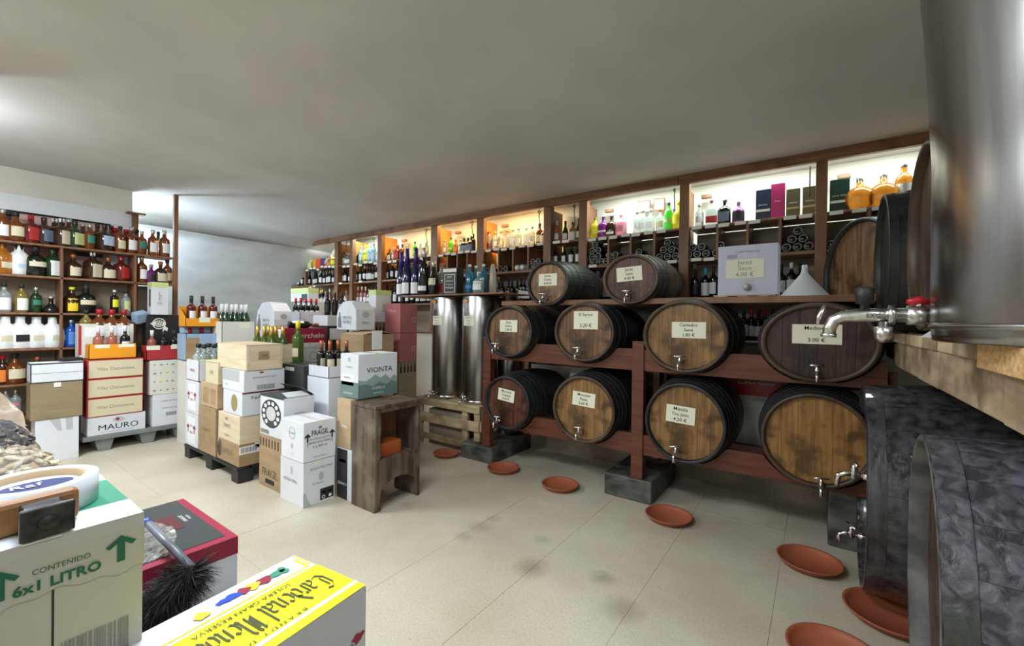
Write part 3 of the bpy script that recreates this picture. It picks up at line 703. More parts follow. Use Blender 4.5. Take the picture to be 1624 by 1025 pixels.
def barrel(label, loc, rx, rz, ln=.85, bulge=1.17, head='hd_golden', stave='blackstave', hoop='hoopb', rz_yaw=0, sign=None, tapx=0, tapz=-.75, hoops=6, cat='barrel', group=None, nb=6, chime=None, signpos=(0, .3), signsz=(.17, .11), tapscale=1.12, htilt=0, lever=.4, deep=.03):
    """loc = centre of the front chime circle; axis along +y before yaw"""
    e = empty('wine_barrel', loc, rz_yaw); e.scale = (rx/rz, 1, 1); hr = rz; br = rz*bulge
    tag(e, label, cat, group)
    me = stave_mesh(hr, br, ln, M[stave])
    for k in range(NST):
        s = link('stave', me, None, e); s.rotation_euler = (0, 2*PI*k/NST+.1, 0)
    if hoops == 6: hs = ((.0, .05), (.11, .15), (.24, .28))
    else: hs = ((.0, .05), (.075, .11), (.14, .175), (.215, .25), (.30, .33))
    if hoops == 2: hs = ((0, .075),)
    ys = [(a*ln+.004, b*ln) for a, b in hs]; ys += [(ln-b, ln-a) for a, b in ys]
    hme = None
    for (a, b) in ys: merge('hoop', [hoop_data(hr, br, ln, a, b)], M[hoop], e, False)
    # bevelled chime ring
    ch = lathe_data([(hr+.003, 0), (hr-.004, -.004), (hr-.02, 0), (hr-.024, deep+.005)], 36, cap0=False, cap1=False)
    vs = [(x, z, y) for (x, y, z) in ch[0]]; fs = [tuple(reversed(f)) for f in ch[1]]
    c = link('chime', mesh('chime', vs, fs, True), M[chime or stave], e)
    xs = [-hr+.018+(2*hr-.036)*(k/nb) for k in range(nb+1)]
    for k in range(nb): 
        hb = head_plank(hr, xs[k], xs[k+1], deep+random.uniform(-.0015, .0015), M[head], e)
    # closed back
    bk = lathe_data([(hr-.02, ln-.03), (.001, ln-.03)], 24, cap0=False, cap1=False); link('rear_head', mesh('rear_head', [(x, z, y) for x, y, z in bk[0]], bk[1]), M[stave], e)
    if sign:
        sx, sz = signpos; sw, sh = signsz[0]*rz/rx, signsz[1]
        p = box('price_card', (-sw/2, .024, -sh/2), (sw/2, .0255, sh/2), M['paper'], e, 0); p.location = (sx*hr, 0, sz*hr); p.rotation_euler = (0, htilt, 0)
        n = len(sign)
        for i, t in enumerate(sign):
            zz = sh*(.5-(i+.5)/n)*.92
            if t: text(t, (0, .024, zz), (1, 0, 0), (0, 0, 1), (0, -1, 0), min(sh/n*.85, sw*1.45/max(5, len(t))), M['ink'], p, rz/rx, bold=.006)
    if tapz is not None: 
        t = tap(e, tapx*hr, .03, tapz*hr, tapscale, lever); t.scale.x *= rz/rx
    return e
YR = 3.45
barrel('top-row barrel with golden head marked Jerez Dulce 4.00', (-2.085, YR+.03, 1.855), .225, .205, .78, head='hd_golden', stave='blackstave', sign=('Jerez', 'Dulce', '4.00 €'), signpos=(-.02, .18), signsz=(.20, .115), tapz=-.72, tapx=-.08)
barrel('top-row barrel with reddish brown head marked Jerez Semi 4.00', (-1.285, YR+.03, 1.86), .235, .205, .78, head='hd_red', stave='brownstave', hoop='hoopb', sign=('Jerez', 'Semi', '4.00 €'), signpos=(-.05, .22), signsz=(.22, .12), tapz=-.72, tapx=-.02, htilt=-.06)
barrel('upper-rack barrel nearest the steel tanks marked Sena Solera 7.40', (-2.515, YR, 1.39), .285, .250, .84, head='hd_brown', sign=('Sena', 'Solera', '7.40 €'), signpos=(-.02, .22), signsz=(.215, .12), tapx=-.42, tapz=-.68)
barrel('upper-rack barrel with reddish stained head marked El Sarmo 3.20', (-1.69, YR, 1.405), .285, .255, .84, head='hd_brown', stave='blackstave', chime='brownstave', sign=('El Sarmo', '', '3.20 €'), signpos=(.05, .42), signsz=(.235, .16), tapx=-.1, tapz=-.72)
barrel('large upper-rack barrel with light brown head marked Cantador Semi 1.80', (-.84, YR, 1.395), .31, .275, .84, head='hd_golden', sign=('Cantador', 'Semi', '1.80 €'), signpos=(.1, .18), signsz=(.25, .125), tapx=-.05, tapz=-.72, chime='brownstave')
barrel('oval dark maroon barrel marked Mediodia 3.00', (.0, YR, 1.38), .32, .255, .84, head='hd_maroon', stave='brownstave', sign=('Mediodia', '', '3.00 €'), signpos=(-.02, .22), signsz=(.27, .13), tapx=0, tapz=-.75, hoop='hoopb')
barrel('lower-rack barrel nearest the steel tanks marked Moscatel Tostado 3.60', (-2.525, YR, .675), .275, .262, .84, head='hd_red', sign=('Moscatel', 'Tostado', '3.60 €'), signpos=(-.05, .28), signsz=(.20, .12), tapx=-.3, tapz=-.72, hoops=8, chime='blackstave', htilt=.1)
barrel('lower-rack barrel with grained golden head marked Moscatel Pasas 3.60', (-1.685, YR, .72), .298, .292, .84, head='hd_golden', sign=('Moscatel', 'Pasas', '3.60 €'), signpos=(.0, .30), signsz=(.22, .125), tapx=-.05, tapz=-.68, hoops=8, chime='brownstave', htilt=.06)
barrel('lower-rack barrel with ribbed grey hoops marked Mistela Tina Jalón 4.20', (-.83, YR, .725), .295, .305, .84, head='hd_golden', hoop='hoopb', sign=('Mistela', 'Tina Jalón', '4.20 €'), signpos=(-.1, .2), signsz=(.215, .135), tapx=-.15, tapz=-.74, hoops=8, htilt=.05, tapscale=1.2)
barrel('lower-rack barrel at the corner with bright orange unlabelled head', (-.005, YR, .735), .305, .305, .84, head='hd_orange', hoop='hoopb', tapx=.12, tapz=-.9, hoops=8, chime='brownstave', tapscale=1.15)
# right-hand row, axes across
bb = barrel('big black barrel at the right with heavy shine beside the corner rack', (.215, 3.15, .60), .50, .555, .95, 1.06, 'hd_dark', 'greystave', 'greystave', -PI/2-.02, deep=.05, hoops=2, tapz=-.55, tapx=0, nb=7, tapscale=1.2)
barrel('nearest big barrel with worn purple-grey staves in the right foreground', (.315, 2.11, .575), .48, .525, .95, 1.07, 'hd_dark', 'purplestave', 'purplestave', -PI/2-.058, deep=.06, chime='greychime', hoops=2, tapz=None, nb=7)
barrel('upper black barrel half hidden behind the one by the tap', (.30, 3.33, 1.865), .38, .395, .8, 1.05, 'hd_black', 'blackstave', 'hoopb', -PI/2, tapz=None)
barrel('upper brown-headed barrel pressed against the big steel tank', (.36, 2.53, 1.885), .37, .40, .8, 1.05, 'hd_dark', 'brownstave', 'hoopg', -PI/2, tapz=None)
barrel('upper corner barrel with scuffed brown head turned to the room', (.215, 3.86, 1.86), .385, .385, .34, 1.03, 'hd_hb' if False else 'hd_brown', 'blackstave', 'hoopb', -PI/2+.5, tapz=None)

tap(bb, .20, .05, .09, 1.5, .2)
# ------------------------------------------------------------------ barrel rack
rk = empty('barrel_rack', (0, 3.5, 0)); tag(rk, 'dark red painted timber rack carrying the barrels on stone blocks', 'rack')
def rb(nm, x0, x1, y0, y1, z0, z1, m='redwood'): return box(nm, (x0, y0-3.5, z0), (x1, y1-3.5, z1), M[m], rk, .004)
for y0 in (3.53, 4.2):
    rb('post', -2.89, -2.79, y0, y0+.08, .17, 1.33); rb('post', -1.27, -1.17, y0, y0+.08, .19, 1.34)
rb('post', .33, .41, 3.6, 3.68, .44, 1.2)
for (x0, x1) in ((-2.79, -1.27), (-1.17, .36)):
    for (z0, z1) in ((1.095, 1.275), (.395, .56)):
        # rail with cradles cut for the barrels: drawn as a stepped top between barrels
        bmr = bmesh.new(); n = 60; ya, yb_ = .045, .10; vv = []
        bar = ((-2.515, 1.39, .285, .250), (-1.69, 1.405, .285, .255), (-.84, 1.395, .31, .275), (0, 1.38, .32, .255)) if z0 > 1 else ((-2.525, .675, .275, .262), (-1.685, .72, .298, .292), (-.83, .725, .295, .305), (0, .735, .325, .305))
        for i in range(n+1):
            x = x0+(x1-x0)*i/n; zt = z1
            for (bx, bz, rx, rz) in bar:
                d = (x-bx)/(rx*1.09)
                if abs(d) < 1: zt = min(zt, bz-rz*1.09*math.sqrt(1-d*d)-.004)
            zt = max(zt, z0+.02)
            vv.append([bmr.verts.new((x, ya, z0)), bmr.verts.new((x, ya, zt)), bmr.verts.new((x, yb_, zt)), bmr.verts.new((x, yb_, z0))])
        for i in range(n):
            for k in range(4): bmr.faces.new((vv[i][k], vv[i+1][k], vv[i+1][(k+1) % 4], vv[i][(k+1) % 4]))
        bmr.faces.new(vv[0]); bmr.faces.new(vv[-1][::-1]); bmesh.ops.recalc_face_normals(bmr, faces=bmr.faces)
        link('cradle_rail', frombm('rail', bmr), M['redwood'], rk)
    for z0 in (1.0, .33): rb('rear_rail', x0, x1, 4.2, 4.26, z0, z0+.12)
rb('top_rail', -2.68, .30, 3.56, 3.62, 1.652, 1.70, 'brownwood'); rb('top_rail', -2.68, .30, 4.05, 4.11, 1.652, 1.70, 'brownwood')
rb('top_plank', -.72, .28, 3.62, 4.05, 1.672, 1.695, 'palewood')
for x in (-2.72, -1.24, .3): rb('upright', x-.03, x+.03, 4.11, 4.17, .2, 1.70, 'brownwood')
for (x0, x1, y0, y1, z1, lab) in ((-3.17, -2.73, 3.5, 4.25, .165, 'low stained stone block under the rack end beside the tank stand'), (-1.50, -1.09, 3.52, 4.25, .19, 'black edged concrete block under the middle rack post'),
                                  (.075, .52, 3.62, 4.1, .43, 'tall black stained stone block at the right corner of the rack')):
    o = cbox('stone_block', ((x0+x1)/2, (y0+y1)/2, 0), (x1-x0, y1-y0, z1), M['block'], bev=.012); tag(o, lab, 'block')
# things seen through the rack

def plain(name, lab, cat, x0, x1, y0, y1, z0, z1, m, bev=.003, group=None):
    o = cbox(name, ((x0+x1)/2, (y0+y1)/2, z0), (x1-x0, y1-y0, z1-z0), m, bev=bev); return tag(o, lab, cat, group)
plain('shelf_cabinet', 'brown wooden base shelf standing behind the lower barrels', 'shelf', -2.6, .3, 4.36, 4.62, 0, .25, M['panel'])
plain('carton', 'white carton on the base shelf behind the Moscatel barrels', 'box', -2.3, -1.95, 4.37, 4.6, .25, 1.15, M['cgrey'])
plain('carton', 'dark carton on the base shelf behind the rack post', 'box', -1.5, -1.0, 4.38, 4.6, .25, 1.1, M['blackc'])
o = plain('carton', 'pale carton behind the lower barrels below the red one', 'box', -.75, -.1, 4.36, 4.6, .25, .86, M['cwarm'])
o = plain('carton', 'glossy red carton seen between the two racks of barrels', 'box', -.72, -.16, 4.35, 4.6, .86, 1.12, mat('bright_red_card', (.55, .01, .012), .25))
text('Estrella', (0, -.125, .13), (1, 0, 0), (0, 0, 1), (0, -1, 0), .10, M['tag'], o, 1)

# ------------------------------------------------------------------ saucers
def saucer(px, py, lab, r=.165):
    p = atZ(px, py, 0); o = lathe('plant_saucer', [(r*.80, 0), (r*.97, .035), (r, .038), (r*1.0, .043), (r*.95, .043), (r*.90, .034), (r*.80, .012), (.01, .010)], M['terra'], None, 40, cap1=True)
    o.location = (p.x, p.y, 0); tag(o, lab, 'saucer', 'terracotta drip saucers on the floor')
    return o
saucer(708, 723, 'terracotta saucer in front of the wooden tank stand', .145)
saucer(798, 747, 'terracotta saucer below the Moscatel Tostado barrel', .16)
saucer(888, 774, 'terracotta saucer below the Moscatel Pasas barrel', .165)
saucer(1060, 824, 'terracotta saucer below the Mistela barrel beside the middle block', .17)
saucer(1283, 897, 'darker terracotta saucer below the unlabelled orange-headed barrel', .175)
saucer(1413, 983, 'large terracotta saucer at the foot of the nearest barrel', .20)
saucer(1325, 1050, 'terracotta saucer cut by the bottom edge of the picture', .19)

# ------------------------------------------------------------------ slim steel tanks on their stand
def tank(x, y, z, r, h, lab, cardtext=None, badge=True, tp=True, group='slim steel tanks'):
    e = empty('steel_tank', (x, y, z)); tag(e, lab, 'tank', group)
    lathe('shell', [(r*.98, 0), (r, .012), (r, h-.012), (r*.98, h)], M['steel'], e, 48)
    lathe('bottom_band', [(r+.001, .005), (r+.004, .01), (r+.004, .03), (r+.001, .035)], M['chrome'], e, 48, cap0=False, cap1=False)
    if cardtext:
        vs, fs = lathe_data([(r+.003, .88), (r+.003, .99)], 8, a0=-PI*.62, a1=-PI*.62+.16/r); c = link('price_card', mesh('price_card', vs, fs, True), M['paper'], e)
        a = -PI*.62+.08/r; u = (-math.sin(a), math.cos(a), 0); n = (math.cos(a), math.sin(a), 0)
        for i, t in enumerate(cardtext): text(t, (n[0]*(r+.005), n[1]*(r+.005), .97-.035*i), u, (0, 0, 1), n, .03, M['inkg'], c)
    if badge:
        a = -PI*.58; n = (math.cos(a), math.sin(a), 0); u = (-math.sin(a), math.cos(a), 0); o = Vector((n[0]*(r+.004), n[1]*(r+.004), 1.16))
        b = polym('badge', o, u, (0, 0, 1), n, [(.055*math.cos(t), .02*math.sin(t)) for t in [k*PI/8 for k in range(16)]], M['orangewood'], e)
        polym('emblem', o, u, (0, 0, 1), n, [(-.045, .012), (-.03, .035), (-.012, .028), (0, .045), (.012, .028), (.03, .035), (.045, .012), (0, .018)], M['greenc'], b, .002)
    if tp:
        tt = tap(e, -.02, -r+.002, .05, 1.0, .3)
    return e
TZ = .555
tank(-3.72, 3.88, TZ, .215, 1.225, 'left slim steel tank on the pine stand, nearer the pink boxes', ('Blanco', 'Seco', '1.60 €'))
tank(-3.20, 3.86, TZ, .215, 1.225, 'front right slim steel tank with red and green badge on the stand', ('Blanco', 'Semi', '1.60 €'))
tank(-3.0, 4.17, .0, .15, 1.77, 'third steel tank standing behind, half hidden beside the rack', None, False, False)
st = empty('tank_stand', (-3.55, 3.85, 0)); tag(st, 'rough pine stand carrying the two slim steel tanks', 'stand')
def sb(nm, x0, x1, y0, y1, z0, z1): return box(nm, (x0+3.55, y0-3.85, z0), (x1+3.55, y1-3.85, z1), M['palletwood'], st, .003)
for x in (-4.0, -3.22-.04):
    for y in (3.62, 4.0): sb('leg', x, x+.08, y, y+.04, .0, .52)
sb('leg', -3.08, -3.0, 3.62, 3.66, .0, .52)
for y in (3.6, 3.74, 3.88, 4.02): sb('top_slat', -4.02, -2.99, y, y+.10, .522, .552)
sb('front_rail', -4.0, -3.0, 3.60, 3.62, .27, .38); sb('front_rail', -4.0, -3.0, 3.60, 3.62, .07, .14); sb('side_rail', -3.0, -2.98, 3.62, 4.04, .27, .38)
sb('top_rail', -4.02, -2.99, 3.60, 3.62, .47, .52)
plain('storage_box', 'brown box pushed under the pine tank stand', 'box', -3.85, -3.3, 3.68, 3.98, .0, .42, M['panel'])
bd = plain('tank_board', 'thin brown board lying across the tops of the slim tanks', 'board', -4.38, -2.70, 3.62, 4.12, 1.782, 1.80, M['brownwood'])
# bottles on the board
def ob(kind, px, y, z, lab, h, **kw): return bottle(kind, atY(px, y), y, z, lab, 'bottles on the tank board', h=h, **kw)
K['wave'] = ('flute', .60, 'navy', 'navy', 'white', (.05, .28), .34, 'tall violet flute bottle with white wave print')
K['magnum'] = ('bordeaux', .60, 'black', 'silver', 'white', (.10, .20), .20, 'big dark magnum with white band')
K['spark'] = ('champagne', .42, 'black', 'silver', 'cream', (.3, .5), .16, 'black sparkling bottle with ornate label')
K['tealb'] = ('slim', .36, 'teal', 'white', 'teal' if False else 'blue', (.2, .3), .08, 'tall teal gin bottle with white cap')
K['gordon'] = ('squat', .24, 'clear', 'silver', 'white', (.15, .55), .12, 'clear round gin bottle with white label')
ZB = 1.801
ob('wave', 636, 3.84, ZB, 'violet flute bottle with wave print, leftmost on the tank board', .60)
ob('wave', 645, 3.77, ZB, 'violet flute bottle with wave print, middle of the three', .62)
ob('wave', 655+4, 3.80, ZB, 'violet flute bottle with wave print beside the dark magnum', .62)
ob('magnum', 672, 3.78, ZB, 'wide dark magnum bottle with white band and silver neck', .60, seg=20)
ob('spark', 687, 3.78, ZB, 'black bottle with ornate pale label right of the magnum', .42)
ob('clearr', 701, 3.95, ZB, 'clear square bottle with silver neck behind the black carton', .42)
ob('tealb', 744, 3.82, ZB, 'teal blue bottle next to the black whiskey carton', .35)
ob('tealb', 754, 3.90, ZB, 'teal blue bottle standing behind the round gin bottle', .34)
ob('tealb', 766, 3.82, ZB, 'teal blue bottle at the right beside the plastic bag', .34)
ob('gordon', 758, 3.70, ZB, 'clear round bottle with white label before the teal ones', .24)
jb = cbox('whiskey_carton', (atY(718, 3.75), 3.75, ZB), (.20, .14, .31), M['blackc'], rot=(0, 0, .12)); tag(jb, 'black whiskey gift carton with white lettering on the tank board', 'box')
for (v0, v1) in ((.26, .30),): quadm('print', (0, -.07, 0), (1, 0, 0), (0, 0, 1), (0, -1, 0), -.098, v0, .098, v1, M['tag'], jb)
quadm('frame_print', (0, -.07, 0), (1, 0, 0), (0, 0, 1), (0, -1, 0), -.075, .02, .075, .235, M['tag'], jb)
quadm('panel_print', (0, -.07, 0), (1, 0, 0), (0, 0, 1), (0, -1, 0), -.068, .027, .068, .228, M['blackc'], jb, .0012)
for t, z, s in (('JACK', .20, .035), ('Old No.7', .155, .03), ('Tennessee', .115, .026), ('WHISKEY', .075, .03)): text(t, (0, -.07, z), (1, 0, 0), (0, 0, 1), (0, -1, 0), s, M['tag'], jb, .9, off=.002)
pb = lathe('plastic_bag', [(.055, 0), (.06, .10), (.05, .22), (.03, .30), (.012, .31)], mat('milky_plastic', (.62, .58, .52), .25, trans=.4), None, 14); pb.location = (atY(781, 3.85), 3.85, ZB); pb.scale = (.7, .8, 1.1)
tag(pb, 'milky plastic bag at the right end of the tank board', 'bag')

# ------------------------------------------------------------------ bag-in-box and funnel on the rack top
jz = empty('wine_box', (-.45, 3.83, 1.722)); tag(jz, 'pale lilac bag-in-box of wine with Jerez Seco price card', 'box')
lil = mat('lilac_carton', (.56, .57, .70), .5)
box('carton_body', (-.205, -.09, 0), (.205, .12, .385), lil, jz, .004)
c = box('price_card', (-.145, -.0935, .13), (.115, -.092, .275), M['paper'], jz, 0)
for t, z in (('Jerez', .25), ('Seco', .205), ('4.00 €', .157)): text(t, (-.015, -.0935, z), (1, 0, 0), (0, 0, 1), (0, -1, 0), .048, M['inkg'], c)
text('Castillo Maestrazgo', (0, -.09, .335), (1, 0, 0), (0, 0, 1), (0, -1, 0), .022, M['inkg'], jz)
quadm('print', (0, -.09, 0), (1, 0, 0), (0, 0, 1), (0, -1, 0), -.14, .285, -.07, .315, mat('mauve_print', (.40, .32, .45), .5), jz)
quadm('tap_window', (0, -.09, 0), (1, 0, 0), (0, 0, 1), (0, -1, 0), -.05, .045, .05, .12, M['cgrey'], jz)
lathe('spout', [(.022, 0), (.028, .02), (.020, .035), (.016, .05)], M['cgrey'], jz, 14).matrix_local = Matrix.Translation((.0, -.092, .06)) @ Matrix.Rotation(PI/2, 4, 'X')
pl = empty('small_pallet', (-.47, 3.8, 1.701)); tag(pl, 'little slatted wooden riser under the lilac wine box', 'pallet')
box('slat', (-.21, -.09, .012), (.21, .10, .02), M['palewood'], pl)
for x in (-.18, -.04, .10): box('foot', (x, -.09, 0), (x+.07, .10, .012), M['palewood'], pl)
fn = lathe('funnel', [(.150, 0), (.154, .004), (.15, .012), (.028, .165), (.020, .19), (.016, .235), (.013, .235), (.016, .19), (.02, .16), (.14, .01)], M['plum'], None, 32, cap0=False, cap1=False)
fn.location = (-.085, 3.82, 1.702); tag(fn, 'white plastic funnel upside down beside the lilac wine box', 'funnel')

# ------------------------------------------------------------------ right foreground: timber rack, big tank, tap
tr = empty('timber_rack', (.40, 2.4, 1.25)); tag(tr, 'rough timber rack at the right carrying the big steel tank', 'rack')
def tb(nm, x0, x1, y0, y1, z0, z1, m='rackboard'): return box(nm, (x0-.40, y0-2.4, z0-1.25), (x1-.40, y1-2.4, z1-1.25), M[m], tr, .004)
ya = .75
for (y0, y1) in ((.75, 1.62), (1.625, 2.36), (2.365, 2.78), (2.785, 3.62)):
    d = random.uniform(0, .012); tb('side_board', .40-d, .44-d, y0, y1, 1.25, 1.40)
for (y0, y1, m) in ((2.62, 2.86, 'palewood'), (2.36, 2.60, 'rackboard'), (2.10, 2.34, 'palewood'), (.75, 1.50, 'rackboard'), (1.52, 2.08, 'rackboard'), (2.88, 3.62, 'rackboard')):
    d = random.uniform(.0, .015); tb('deck_board', .385-d, 1.3, y0, y1, 1.402, 1.455, m)
for y in (.85, 2.0, 3.0): tb('cross_beam', .44, 1.3, y, y+.09, 1.25, 1.40)
for y in (.85, 2.66, 3.72): tb('post', 1.05 if y < 3 else .9, 1.13 if y < 3 else .98, y, y+.08, 0, 1.25)
tb('side_board', .42, .46, 3.62, 4.25, 1.27, 1.385); tb('deck_board', .30, 1.2, 3.64, 4.25, 1.39, 1.45)
ck = plain('chipboard_offcut', 'chipboard offcut jutting from under the big steel tank', 'board', .365, .62, 1.30, 1.74, 1.385, 1.456, M['chip'])
bt = empty('large_steel_tank', (.66, 1.66, 1.457)); tag(bt, 'large brushed steel wine tank filling the top right corner', 'tank')
lathe('shell', [(.385, 0), (.395, .004), (.397, .02), (.40, .06), (.402, .5), (.425, .9), (.455, 1.25), (.455, 1.48)], M['steel'], bt, 96)
lathe('base_bead', [(.398, .035), (.4035, .04), (.4035, .048), (.398, .053)], M['steel'], bt, 96, cap0=False, cap1=False)
lathe('top_bead', [(.445, 1.12), (.462, 1.13), (.462, 1.15), (.45, 1.16)], M['chrome'], bt, 96, cap0=False, cap1=False)
# tap on the big tank, pointing to -x
tp = empty('tap', (0, 0, 0)); tp.parent = bt; tp.location = (-.395, .10, .075)
def tl(pts, r, nm, m, seg=14, par=tp): return tube(nm, pts, r, m, par, seg)
tl([(.03, 0, 0), (-.005, 0, 0), (-.006, 0, 0), (-.045, 0, 0), (-.046, 0, 0), (-.075, 0, 0)], [.024, .024, .030, .030, .022, .022], 'valve_body', M['cast'])
tl([(-.072, 0, 0), (-.073, 0, 0), (-.088, 0, 0), (-.089, 0, 0)], [.018, .032, .032, .018], 'hex_nut', M['cast'], 6)
tl([(-.085, 0, 0), (-.12, 0, 0), (-.165, 0, -.002), (-.20, 0, -.006), (-.222, 0, -.018), (-.232, 0, -.04), (-.235, 0, -.065)], [.020, .022, .021, .019, .019, .018, .019], 'spout', M['cast'])
tl([(-.235, 0, -.060), (-.235, 0, -.061), (-.236, 0, -.072), (-.236, 0, -.073)], [.012, .022, .022, .014], 'outlet_ring', M['cast'])
tl([(-.145, 0, .015), (-.145, 0, .035), (-.145, 0, .036), (-.145, 0, .085), (-.145, 0, .088)], [.013, .013, .024, .024, .018], 'black_knob', M['blackpl'])
tl([(-.02, 0, .022), (-.02, 0, .036)], .010, 'stem', M['cast']); tl([(-.045, -.012, .040), (-.02, 0, .044), (.008, .012, .040)], [.008, .014, .008], 'red_handle', C['red'])
tl([(-.10, -.01, -.02), (-.10, -.01, -.035), (-.10, -.01, -.036), (-.10, -.01, -.07), (-.10, -.01, -.085)], [.012, .012, .024, .021, .008], 'drain_plug', M['cast'])
tl([(-.245, .02, .03), (-.25, .0, .02), (-.262, -.005, -.005), (-.266, -.005, -.03)], [.006, .008, .007, .005], 'lever', M['cast'])
text('EXC', (-.125, -.022, -.002), (1, 0, 0), (0, 0, 1), (0, -1, 0), .018, M['ink'], tp)
pp = link('paper_wedge', mesh('paper_wedge', [(0, 0, 0), (.10, .02, 0), (.10, .02, .085), (0, .004, 0), (.10, .024, 0), (.10, .024, .085)], [(0, 1, 2), (5, 4, 3), (0, 3, 4, 1), (1, 4, 5, 2), (2, 5, 3, 0)]), M['whitep'])
pp.location = (.325, 2.28, 1.456); tag(pp, 'folded white paper standing on the timber rack behind the tap', 'paper')

# ------------------------------------------------------------------ left liquor shelving
XS = -6.8
ls = empty('liquor_shelving', (XS, .6, 0)); tag(ls, 'brown wooden liquor shelving against the left wall', 'shelving')
def lb_(nm, x0, x1, y0, y1, z0, z1, m='brownwood'): return box(nm, (x0-XS, y0-.6, z0), (x1-XS, y1-.6, z1), M[m], ls, .003)
YD = [-1.2, -.05, .965, 1.60, 1.985]
for z in (2.237, 1.891, 1.496, 1.113, .742, .38, .05): lb_('shelf_board', XL+.06, XS, -1.2, 1.975, z, z+.022)
for y in (-.05, .955, 1.585): lb_('divider', XL+.06, XS, y, y+.022, .05, 2.237)
lb_('post', XS-.05, XS+.005, 1.975, 2.02, 0, 3.12)
lb_('rear_post', -7.12, -7.06, 1.62, 1.68, 0, 2.78); lb_('rear_cap', -7.16, -7.0, 1.56, 1.74, 2.78, 2.80)
lb_('back_panel', XL+.045, XL+.058, -1.2, 1.975, 0, 1.88, 'panel')
XBf = XS-.09
def lrow(kinds, pxs, z, place, back=0, hs=1):
    x = XBf-back
    row(kinds, [(x+random.uniform(-.015, .015), atX(p, x)) for p in pxs], place, 'bottles on the left liquor shelving', z, face=PI/2+.55, seg=16, hs=hs*1.1)
lrow(['rumw', 'maker', 'jackr', 'jackb', 'jackc', 'jackg', 'wgreen', 'jackl', 'rum', 'rumw', 'wgreen', 'rumw', 'rumw'], [3, 24, 48, 69, 97, 118, 142, 165, 189, 208, 224, 241, 259], 2.26, 'on the top left shelf')
lrow(['rum', 'jackc', 'rumw', 'wgreen', 'rum', 'rum', 'redcap', 'redcap', 'rum', 'grn'], [13, 86, 108, 131, 153, 176, 182, 199, 216, 250], 2.26, 'in rear row of top left shelf', back=.13, hs=1.02)
lrow(['amber', 'white43', 'blackj', 'jager', 'dkcream', 'jackc', 'dkcream', 'jackr', 'rumw', 'mom', 'dkcream', 'rum'], [3, 30, 56, 83, 115, 146, 171, 192, 224, 239, 253, 265], 1.914, 'on the second left shelf')
lrow(['clw', 'amw', 'dgn', 'dome', 'ylab', 'blackj', 'byl', 'limel'], [6, 34, 57, 81, 114, 136, 181, 199], 1.519, 'on the third left shelf')
lrow(['jug', 'jugk', 'jug', 'jug', 'bluel'], [8, 32, 58, 83, 113], 1.136, 'on the fourth left shelf')
lrow(['orl', 'maker', 'dkcream'], [5, 24, 60], .765, 'on the fifth left shelf')
lrow(['pkb', 'pkb'], [10, 26], .403, 'on the lowest visible left shelf')

# ------------------------------------------------------------------ cartons
def frames(w, d, h):
    # faces of a carton centred on its base: R = +x side, L = -y side, T = top
    return {'R': (Vector((w/2, -d/2, 0)), Vector((0, 1, 0)), Vector((0, 0, 1)), Vector((1, 0, 0)), d, h),
            'L': (Vector((-w/2, -d/2, 0)), Vector((1, 0, 0)), Vector((0, 0, 1)), Vector((0, -1, 0)), w, h),
            'T': (Vector((w/2, -d/2, h)), Vector((0, 1, 0)), Vector((-1, 0, 0)), Vector((0, 0, 1)), d, w)}
def prints(o, fr_, items):
    for it in items:
        k, f = it[0], it[1]; O, U, V, N, W, Hh = fr_[f]
        if k == 'q': quadm(it[7] if len(it) > 7 else 'print', O, U, V, N, it[2]*W, it[3]*Hh, it[4]*W, it[5]*Hh, it[6], o)
        elif k == 't': text(it[5], O+U*it[2]*W+V*it[3]*Hh, U, V, N, it[4], it[6], o, it[7] if len(it) > 7 else 1, off=.0018, bold=it[8] if len(it) > 8 else 0)
        elif k == 'b':   # barcode
            u0, v0, u1, v1 = it[2]*W, it[3]*Hh, it[4]*W, it[5]*Hh; vs, fs = [], []; u = u0; step = (u1-u0)/26
            while u < u1-step:
                wd = step*random.choice((.4, .7, 1.1)); b = len(vs)
                vs += [O+N*.0016+U*a+V*c for a, c in ((u, v0), (u+wd, v0), (u+wd, v1), (u, v1))]; fs.append((b, b+1, b+2, b+3)); u += wd+step*random.choice((.4, .8))
            link('barcode', mesh('barcode', vs, fs), it[6] if len(it) > 6 else M['inkg'], o)
        elif k == 'e':   # ellipse: centre, radii in metres
            polym('emblem', O+U*it[2]*W+V*it[3]*Hh, U, V, N, [(it[4]*math.cos(t), it[5]*math.sin(t)) for t in [q*PI/12 for q in range(24)]], it[6], o, it[7] if len(it) > 7 else .0014)
        elif k == 'r':   # ring
            c = O+U*it[2]*W+V*it[3]*Hh; vs, fs = [], []
            for q in range(24):
                t = q*PI/12
                for rr in (it[4], it[5]): vs.append(c+N*.0018+U*rr*math.cos(t)+V*rr*math.sin(t))
            for q in range(24): a, b = q*2, ((q+1) % 24)*2; fs.append((a, b, b+1, a+1))
            link('ring_print', mesh('ring', vs, fs), it[6], o)
        elif k == 'p': polym(it[4] if len(it) > 4 else 'print', O, U, V, N, [(a*W, b*Hh) for a, b in it[2]], it[3], o, it[5] if len(it) > 5 else .0012)
        elif k == 'a':   # up arrow: centre, size
            s = it[4]; polym('arrow', O+U*it[2]*W+V*it[3]*Hh, U, V, N, [(-.3*s, -1.6*s), (.3*s, -1.6*s), (.3*s, .2*s), (1*s, -.2*s), (1*s, .5*s), (0, 1.4*s), (-1*s, .5*s), (-1*s, -.2*s), (-.3*s, .2*s)], it[5], o, .0018)
